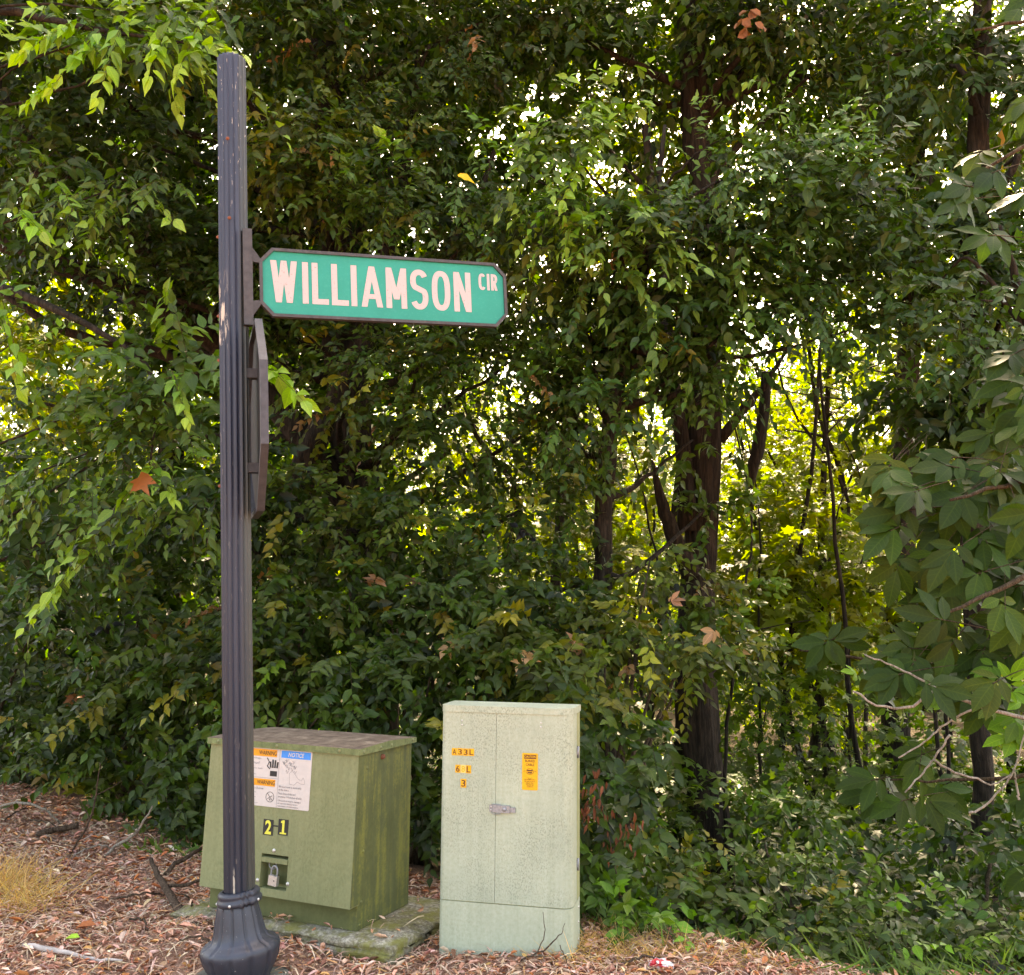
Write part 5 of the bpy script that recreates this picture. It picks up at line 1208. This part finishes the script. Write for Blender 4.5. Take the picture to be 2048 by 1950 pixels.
# low leafy growth on the wood floor to the right
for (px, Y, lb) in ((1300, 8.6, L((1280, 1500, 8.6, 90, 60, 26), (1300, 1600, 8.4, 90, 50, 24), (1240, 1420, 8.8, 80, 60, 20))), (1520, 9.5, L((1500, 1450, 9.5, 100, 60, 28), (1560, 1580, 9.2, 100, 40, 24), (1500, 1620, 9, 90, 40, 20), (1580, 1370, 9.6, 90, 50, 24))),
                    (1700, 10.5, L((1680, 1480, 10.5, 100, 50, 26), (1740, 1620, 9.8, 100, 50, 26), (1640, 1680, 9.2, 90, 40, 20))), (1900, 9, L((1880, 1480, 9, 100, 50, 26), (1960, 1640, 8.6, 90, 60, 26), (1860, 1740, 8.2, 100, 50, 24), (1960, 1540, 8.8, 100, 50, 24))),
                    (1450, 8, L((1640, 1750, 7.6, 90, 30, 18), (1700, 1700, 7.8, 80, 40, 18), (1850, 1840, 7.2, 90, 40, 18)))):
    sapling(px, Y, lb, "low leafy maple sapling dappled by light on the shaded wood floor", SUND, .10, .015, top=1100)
# slender bare saplings
for i, (px, Y, r, y0, lean) in enumerate(((1545, 10, .035, 1000, 40), (1625, 11, .065, 1150, 12), (1655, 11, .045, 1350, -60), (1740, 9, .03, 1200, -34), (1880, 7.6, .018, 1200, 26), (1896, 8.2, .022, 1300, -16), (1265, 11, .07, 1200, 40), (1345, 9, .035, 1250, 16), (2010, 9, .05, 900, 34), (1080, 10, .07, 900, 28))):
    q = P(px, 1600, Y); g = gnd(q[0], Y)
    top = P(px + lean * 3, y0 - 500, Y); midp = P(px + lean, (1600 + y0) / 2, Y)
    rt_ = empty("slender_sapling", (q[0], Y, g)); tag(rt_, "slender dark leafless stem among the trunks on the shaded wood floor", "tree", "slender stems in the shaded wood")
    tube("trunk", [(q[0], Y, g - .05, r), (midp[0], Y + .05, midp[2], r * .8), (top[0], Y, top[2], r * .4)], BARK, rt_, 8, 16, .08, i, .015, rt_.location)
    for k in range(3):
        zf = rng.uniform(.35, .9); a = np.array([q[0], Y, g]) * (1 - zf) + top * zf; b = a + np.array([rng.normal(0, .5), rng.normal(0, .3), rng.uniform(.1, .5)])
        limb(rt_, [(*a, r * .3), (*((a + b) / 2 + rng.normal(0, .05, 3)), r * .2), (*b, r * .08)], BARK, i * 7 + k, "branch", 5, 6)

# ------------------------------------------------------------------ the deep wood: whole trees shared as copies
def fartree(h, seed, pal, nspr):
    root = empty("woodland_tree", (0, 0, 0)); tag(root, "tall woodland tree with backlit crown deep in the wood", "tree", "trees deep in the wood")
    tube("trunk", [(0, 0, -.3, .20), (.05, 0, h * .3, .16), (-.05, .05, h * .7, .09), (0, 0, h * .98, .02)], BARK, root, 10, 16, .08, seed, .02)
    E_ = []
    for k in range(9):
        f = .12 + .86 * k / 8; a = rng.uniform(0, 6.28); rr = h * .20 * (1 - abs(f - .5) * .9)
        E_.append((math.cos(a) * rr * .8, math.sin(a) * rr * .8, h * f, rr, rr, h * .09, nspr))
        limb(root, [(0, 0, h * f * .85, .05), (math.cos(a) * rr * .4, math.sin(a) * rr * .4, h * f * .95, .03), (math.cos(a) * rr * .8, math.sin(a) * rr * .8, h * f, .01)], BARK, seed + k, "limb", 6, 8)
    crown(root, E_, pal, .19, 10, .8); return root
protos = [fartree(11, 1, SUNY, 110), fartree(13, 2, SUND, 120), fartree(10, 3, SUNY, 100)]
def copy_tree(o, parent=None):
    c_ = o.copy(); COL.objects.link(c_); c_.parent = parent
    for ch in list(o.children): copy_tree(ch, c_)
    return c_
spots = []
for row, (Y, n, sp) in enumerate(((25, 7, 4.8), (32, 9, 5.2), (41, 12, 5.0))):
    for i in range(n): spots.append(((i - (n - 1) / 2) * sp + rng.uniform(-1, 1) + (.8 if row % 2 else 0), Y + rng.uniform(-2, 2)))
for i, (x, y) in enumerate(spots):
    o = protos[i] if i < 3 else copy_tree(protos[i % 3])
    sc_ = rng.uniform(.8, 1.15) * (.85 if y < 22 else 1.0); o.location = (x, y, gnd(x, y)); o.scale = (sc_, sc_, sc_); o.rotation_euler = (0, 0, rng.uniform(0, 6.28))
bag = Leaves(); N_ = 70000
yy = rng.uniform(46, 62, N_); xx = rng.uniform(-1, 1, N_) * yy * .75; zz_ = hgt(xx, yy) + 9.5 * rng.random(N_) ** 1.1 * (1 + .25 * np.sin(xx * .35) + .15 * np.sin(xx * .9 + 2))
bag.add(np.stack([xx, yy, zz_], 1), rng.normal(0, 1, (N_, 3)), np.array([0, -.4, .6]) + rng.normal(0, .5, (N_, 3)), rng.uniform(.35, .75, N_), np.ones(N_), pick_col(SUND, N_))
fm = meshobj("distant_woods", leaf_mesh("distant_woods", bag.cat(), "far", LEAFF)); tag(fm, "distant mass of green foliage closing the view behind the trees", "foliage", None, "stuff")
# undergrowth on the wood floor, too dense to count
bag = Leaves(); N_ = 9000
yy = 6 + 20 * rng.random(N_) ** 1.3; xx = rng.uniform(-.62, .62, N_) * yy + rng.normal(0, .3, N_); base = np.stack([xx, yy, hgt(xx, yy) + rng.random(N_) * .35], 1)
ok = (base[:, 1] > edge(base[:, 0]) + .9) & ~((np.abs(base[:, 0] / base[:, 1] - .193) < .045) & (base[:, 1] < 8.4)); base = base[ok]
sprays(bag, base, np.array([0, -.2, .5]) + rng.normal(0, .6, base.shape), rng.uniform(.2, .5, len(base)), 8, .08, DK2, None, .2, .25)
ug = meshobj("undergrowth", leaf_mesh("undergrowth", bag.cat(), "far", LEAFF)); tag(ug, "knee-high leafy undergrowth carpeting the shaded wood floor", "undergrowth", None, "stuff")
# ================================================================== litter, sticks, grass
LIT = [(4, .70, .36, .235), (3, .58, .28, .17), (3, .76, .46, .32), (2.2, .82, .58, .43), (.6, .28, .13, .08), (1.2, .64, .23, .09), (.6, .70, .39, .15)]
def scatter(n, x0, x1, y0, y1, past=.4):
    x = rng.uniform(x0, x1, n); y = rng.uniform(y0, y1, n); ok = y < edge(x) + past * rng.random(n)
    # none under the boxes' footprint
    d = np.stack([x - TX, y - TY], 1); lx = ca * d[:, 0] + sa * d[:, 1]; ly = -sa * d[:, 0] + ca * d[:, 1]
    inside = (lx > -TW - .01) & (lx < .01) & (ly > -.0) & (ly < TD)
    d = np.stack([x - CX, y - CY], 1); lx2 = cc * d[:, 0] + cs_ * d[:, 1]; ly2 = -cs_ * d[:, 0] + cc * d[:, 1]
    inside |= (lx2 > -CW - .01) & (lx2 < .015) & (ly2 > -.01) & (ly2 < CD)
    inside |= np.hypot(x - bx, y - GP[1]) < .155
    onpad = (lx > -TW - .12) & (lx < .20) & (ly > -.04) & (ly < TD + .15)
    ok &= ~inside
    keep_pad = rng.random(n) < np.where(lx < -.3, .5, .05)
    ok &= ~onpad | keep_pad
    z = hgt(x, y); z = np.where(onpad, np.maximum(z, TZ), z)
    return np.stack([x, y, z], 1)[ok]
bag = Leaves()
p = scatter(120000, -5.2, 3.6, 3.3, 8.2); n = len(p); p[:, 2] += .004 + .02 * rng.random(n)
a = rng.uniform(0, 6.28, n); t_ = np.stack([np.cos(a), np.sin(a), rng.normal(0, .25, n)], 1)
bag.add(p, t_, np.array([0, 0, 1.0]) + rng.normal(0, .45, (n, 3)), rng.uniform(.010, .032, n) * rng.choice([1, 1, 1.3, 2.2], n), rng.uniform(.2, .85, n), pick_col(LIT, n, .14))
o = meshobj("leaf_litter", leaf_mesh("leaf_litter", bag.cat(), "curl", LITTER)); tag(o, "brown and pinkish dead leaf litter covering the verge", "leaf litter", None, "stuff")
bag = Leaves(); p = scatter(60000, -5.2, 3.6, 3.3, 8.2, .2); n = len(p); p[:, 2] += .01 + .022 * rng.random(n)
a = rng.uniform(0, 6.28, n); t_ = np.stack([np.cos(a), np.sin(a), rng.normal(0, .12, n)], 1)
bag.add(p, t_, np.array([0, 0, 1.0]) + rng.normal(0, .2, (n, 3)), rng.uniform(.03, .13, n), rng.uniform(.03, .07, n), pick_col([(3, .62, .42, .30), (2, .46, .27, .18), (2, .72, .54, .38), (.7, .22, .13, .09), (.7, .62, .34, .14)], n, .12))
o = meshobj("dry_straw", leaf_mesh("dry_straw", bag.cat(), "blade", LITTER)); tag(o, "thin dry stalks and straw strewn over the leaf litter", "straw", None, "stuff")
# small grass clumps
def grass(label, spots, pal, h, cat="grass", w=.045, n=60, sp=.10, spread=.6):
    bag = Leaves()
    for (px, py, k) in spots:
        g = G(px, py); m_ = int(n * k); x = g[0] + rng.normal(0, sp, m_); y = g[1] + rng.normal(0, sp * .7, m_); z = hgt(x, y)
        d = np.stack([rng.normal(0, spread, m_), rng.normal(-.1, spread, m_), rng.uniform(.15, .9, m_)], 1)
        bag.add(np.stack([x, y, z], 1), d, np.array([0, -1, .4]) + rng.normal(0, .5, (m_, 3)), h * rng.uniform(.5, 1.2, m_), np.full(m_, w) * rng.uniform(.7, 1.3, m_), pick_col(pal, m_))
    arr = list(bag.cat()); tv = TPL["blade"]
    o = meshobj("grass", leaf_mesh("grass", tuple(arr), "blade", GRASSM)); tag(o, label, cat, None, "stuff"); return o
STRAW = [(3, .50, .29, .10), (2, .42, .24, .09), (2, .58, .38, .15), (1, .3, .2, .07)]
grass("dry orange-brown grass at the foot of the pale cabinet's hinge side", [(1180, 1900, 2.0), (1230, 1890, 1.6), (1290, 1905, 1.4), (1370, 1915, 1.2), (1450, 1925, 1), (1170, 1930, 1.2), (1250, 1930, .8), (1520, 1932, .6)], STRAW, .13, w=.018, n=80, spread=.9)
grass("straw-coloured dry grass tuft on the leaf litter well away from the boxes", [(10, 1775, 1.6), (35, 1800, 1.8), (20, 1830, 1.0), (55, 1830, .6), (-40, 1800, 1.5)], STRAW, .20, w=.018, n=150, spread=.7)
grass("dry orange stalks against the bell-shaped base of the post", [(452, 1962, .35), (505, 1962, .3)], STRAW, .13, w=.03, n=30, sp=.02)
GG = [(3, .09, .16, .025), (2, .13, .21, .03), (1, .07, .12, .025)]
grass("fresh green grass blades where the verge drops into the wood", [(1780, 1930, 1.4), (1850, 1938, 1.4), (1930, 1930, 1.2), (2010, 1925, 1.2), (1720, 1940, .8), (1900, 1915, .9), (1980, 1950, 1), (1880, 1950, 1), (2060, 1935, 1.2), (1820, 1920, 1)], GG, .17, w=.06, n=26, sp=.16, spread=.8)
grass("green grass among the dry stalks by the low yellowing shrub", [(1200, 1860, .9), (1290, 1870, .8), (1380, 1890, .6), (1180, 1840, .6)], GG, .14, w=.05, n=26)
grass("small green weeds at the foot of the shrub left of the green box", [(310, 1705, .8), (340, 1715, .8), (375, 1720, .6), (290, 1700, .5)], GG, .09, w=.25, n=22, sp=.05)
# sticks: each one its own thing
def stick(label, rows, mat=STICK, side=(), cat="stick"):
    root = empty("stick", tuple(rows[0][:3])); tag(root, label, cat)
    tube("stem", rows, mat, root, 7, 16, .08, len(label), .003, root.location)
    for k, s_ in enumerate(side): tube("side_twig", s_, mat, root, 5, 9, .05, k, .002, root.location)
    return root
def gp(px, py, dz=.015, r=.008):
    q = G(px, py); q = G(px, py, gnd(q[0], q[1]) + dz); return (*q, r)
def up(px, py, ref, r):
    """a point above the ground in the upright plane through the stick's foot ref"""
    return (*P(px, py, ref[1] - (1720 - py) * .0012), r)
f0 = gp(212, 1712, .01, .009)
stick("pale grey forked stick propped up from the litter towards the shrub", [f0, up(235, 1690, f0, .010), up(265, 1672, f0, .009), up(290, 1640, f0, .007), up(305, 1612, f0, .004)])
f1 = gp(143, 1705, .01, .006)
stick("thin upright bare twig with withered orange leaves left of the forked stick", [f1, up(155, 1685, f1, .006), up(180, 1640, f1, .006), up(190, 1600, f1, .005), up(197, 1560, f1, .004), up(200, 1525, f1, .002)], STICKD, [[up(180, 1640, f1, .004), up(160, 1600, f1, .003), up(150, 1595, f1, .001)], [up(192, 1590, f1, .003), up(225, 1575, f1, .002), up(245, 1560, f1, .001)]])
stick("curved pale twig arching along the edge of the dark shrub", [gp(-30, 1625, .05, .008), gp(20, 1606, .13, .008), gp(60, 1608, .14, .008), gp(95, 1622, .10, .007), gp(120, 1648, .02, .005)])
stick("short broken brown branch stub lying by the upright twig", [gp(75, 1668, .02, .016), gp(110, 1660, .03, .018), gp(157, 1652, .05, .017)], STICKD)
stick("thick dark bent root-like branch lying beside the concrete pad", [gp(302, 1718, .05, .010), gp(322, 1760, .06, .016), gp(345, 1800, .05, .020), gp(375, 1835, .03, .022), gp(425, 1862, .01, .024)], STICKD, [[gp(330, 1775, .05, .010), gp(390, 1765, .08, .008), gp(420, 1740, .10, .004)], [gp(385, 1835, .03, .007), gp(380, 1800, .10, .005), gp(350, 1785, .14, .002)]])
stick("dark crooked branch lying from the litter to the corner of the green box", [gp(330, 1748, .03, .012), gp(350, 1728, .05, .013), gp(378, 1712, .06, .012), gp(402, 1697, .06, .010)], STICKD)
stick("long bleached white stick lying flat on the litter", [gp(48, 1890, .012, .011), gp(90, 1897, .016, .012), gp(140, 1908, .016, .010), (*gp(190, 1918)[:3], .007), gp(245, 1921, .014, .004)], mplain("bleached_wood", (.46, .40, .36), .8, 0, .2, .2, 40))
stick("thin arched pale stem beside the forked stick", [gp(148, 1712, .02, .004), gp(175, 1695, .05, .004), gp(205, 1690, .06, .004), gp(228, 1700, .02, .003)])
stick("thin dark twigs leaning against the skirt of the pale cabinet", [gp(1030, 1925, .02, .004), (*P(1085, 1900, 4.12), .0035), (*P(1118, 1872, 4.12), .002), (*P(1130, 1846, 4.13), .001)], STICKD, [[(*P(1075, 1905, 4.12), .0025), (*P(1090, 1868, 4.13), .002), (*P(1086, 1824, 4.14), .001)], [(*P(1120, 1890, 4.1), .002), (*P(1135, 1930, 4.05), .002)]])
for i, (a_, b_) in enumerate((((60, 1640), (130, 1665)), ((10, 1640), (80, 1615)), ((220, 1800), (330, 1790)), ((440, 1900), (360, 1880)), ((250, 1840), (300, 1872)), ((600, 1880), (680, 1900)), ((1230, 1935), (1330, 1920)), ((560, 1895), (640, 1870)))):
    s0, s1 = gp(*a_, .02, .005), gp(*b_, .025, .003); m_ = [(s0[k] + s1[k]) / 2 + (.03 if k == 2 else rng.normal(0, .02)) for k in range(3)]
    o = stick("thin brown twig half buried in the leaf litter", [s0, (*m_, .005), s1], STICKD); o["group"] = "twigs in the leaf litter"
# bare dead branch in front of the hickory
db = empty("dead_branch", tuple(P(2060, 1470, 4.0))); tag(db, "pale bare dead branch with twigs reaching in below the hickory leaves", "branch")
for k, rows in enumerate(([(1706, 1382), (1760, 1412), (1824, 1412), (1871, 1384), (1970, 1416), (2070, 1440)], [(1729, 1309), (1790, 1335), (1858, 1367), (1880, 1385)], [(1797, 1516), (1840, 1490), (1879, 1459), (1920, 1430), (1966, 1412)], [(2060, 1440), (2040, 1500), (2025, 1546), (2002, 1578), (1961, 1619), (1938, 1626)], [(2025, 1546), (1985, 1570), (1960, 1560), (1900, 1540), (1870, 1520)], [(1810, 1585), (1850, 1540), (1880, 1500), (1900, 1470)], [(2028, 1540), (2038, 1600)])):
    rr = np.linspace(.004, .008, len(rows)) if k == 0 else np.linspace(.003, .005, len(rows))
    tube("branch_stem" if k == 0 else "side_twig", [(*P(x, y, 4.0 + .02 * k), r) for (x, y), r in zip(rows, rr)], STICK, db, 6, 18, .1, k, .002, db.location)
# single leaves that stand out
def oneleaf(name, label, px, py, Y, L_, col, t_, n_, kind="maple", mat=DEAD, cat="leaf", W=1.0, pos=None):
    p_ = P(px, py, Y) if pos is None else np.asarray(pos)
    b = Leaves(); b.add(np.zeros((1, 3)), np.array([t_], float), np.array([n_], float), np.array([L_]), np.array([W]), np.array([col], float))
    o = meshobj(name, leaf_mesh(name, b.cat(), kind, mat)); o.location = p_; tag(o, label, cat); return o
oneleaf("dead_leaf", "large curled brown dead leaf caught in the hanging green sprays", 297, 948, 5.05, .135, (.17, .072, .03), (-.5, -.2, -.8), (.75, -.5, .25), "maple_curled")
oneleaf("yellow_leaf", "bright yellow leaf caught in the foliage above the street sign", 915, 350, 6.0, .12, (.70, .46, .02), (1, 0, -.25), (0, -.8, .6), "ovate_fine", LEAF, W=1.2)
for k_, (px, py, c_, lb, L_) in enumerate(((150, 1857, (.40, .13, .05), "orange-red fallen leaf lying on the litter near the white stick", .085), (130, 1878, (.30, .50, .05), "small fresh green leaf lying on the brown litter", .06), (332, 1848, (.55, .52, .05), "yellow-green fallen leaf lying near the thick bent branch", .05), (88, 1880, (.30, .12, .06), "dull red fallen leaf beside the orange-red one", .07), (690, 1862, (.10, .05, .04), "dark curled brown leaf in front of the concrete pad", .07), (62, 1820, (.36, .15, .07), "rust-coloured fallen leaf below the straw tuft", .065))):
    q = gp(px, py, .045); oneleaf("fallen_leaf", lb, 0, 0, 0, L_, c_, (.9, .3 - k_ * .25, .05), (-.1, -.2, .9), "curl", LITTER, pos=q[:3], W=1.2)
# crumpled brown leaf ball up in the canopy
ball = empty("withered_leaf_bundle", tuple(P(1500, 55, 6.2))); tag(ball, "bundle of withered orange-brown leaves hanging high in the canopy", "leaves")
for k in range(16):
    b = Leaves(); d = rng.normal(0, 1, 3); d /= np.linalg.norm(d)
    b.add(np.zeros((1, 3)), np.array([[rng.normal(0, .6), -.2, -.8]]), d[None] + np.array([[0, -.8, 0]]), np.array([rng.uniform(.06, .10)]), np.array([1.2]), np.array([(.12, .058, .028)]) * rng.uniform(.8, 1.25))
    o = meshobj("leaf", leaf_mesh("leaf", b.cat(), "curl", DEAD), None, ball); o.location = d * np.array([.055, .05, .075]) + np.array([0, 0, .05])
# withered red-brown vine right of the cabinet
vn = empty("withered_vine", tuple(P(1240, 1790, 4.75))); tag(vn, "withered vine with hanging red-brown leaves right of the pale cabinet", "vine")
for k, rows in enumerate(([(1240, 1800), (1225, 1700), (1205, 1620), (1195, 1570), (1180, 1575)], [(1225, 1700), (1255, 1660), (1270, 1640)], [(1205, 1620), (1180, 1610), (1165, 1640)])):
    tube("stem", [(*P(x, y, 4.75), .003) for x, y in rows], STICKD, vn, 5, 10, 0, k, .002, vn.location)
    for (x, y) in rows[1:]:
        for j in range(9):
            b = Leaves(); b.add(np.zeros((1, 3)), np.array([[rng.normal(0, .25), rng.normal(-.1, .2), -1]]), np.array([[rng.normal(0, .6), -1, .1]]), np.array([rng.uniform(.03, .055)]), np.array([.6]), np.array([(.17, .055, .03)]) * rng.uniform(.7, 1.4))
            o = meshobj("leaf", leaf_mesh("leaf", b.cat(), "ovate", DEAD), None, vn); o.location = P(x + rng.normal(0, 13), y + rng.normal(0, 16), 4.72) - np.array(vn.location)
# withered orange leaves on the upright twig
# scrap of litter
q = gp(1322, 1928, .03)
bm = bmesh.new(); bmesh.ops.create_icosphere(bm, subdivisions=3, radius=.03)
for v_ in bm.verts:
    k_ = 1 + .35 * math.sin(v_.co.x * 190) * math.sin(v_.co.y * 160 + 1) + random.gauss(0, .08); v_.co = Vector((v_.co.x * k_ * 1.5, v_.co.y * k_, v_.co.z * k_ * .6))
t = NT("wrapper_foil"); v = t.coord(); t.base(t.ramp(t.noise(v, 45, 2), [(.46, (.55, .02, .03)), (.52, (.62, .6, .56))])); t.set("Roughness", .35); WR = t.m
o = bmobj("crumpled_wrapper", bm, WR); o.location = q[:3]; tag(o, "crumpled red and white wrapper lying in the dry grass", "litter")
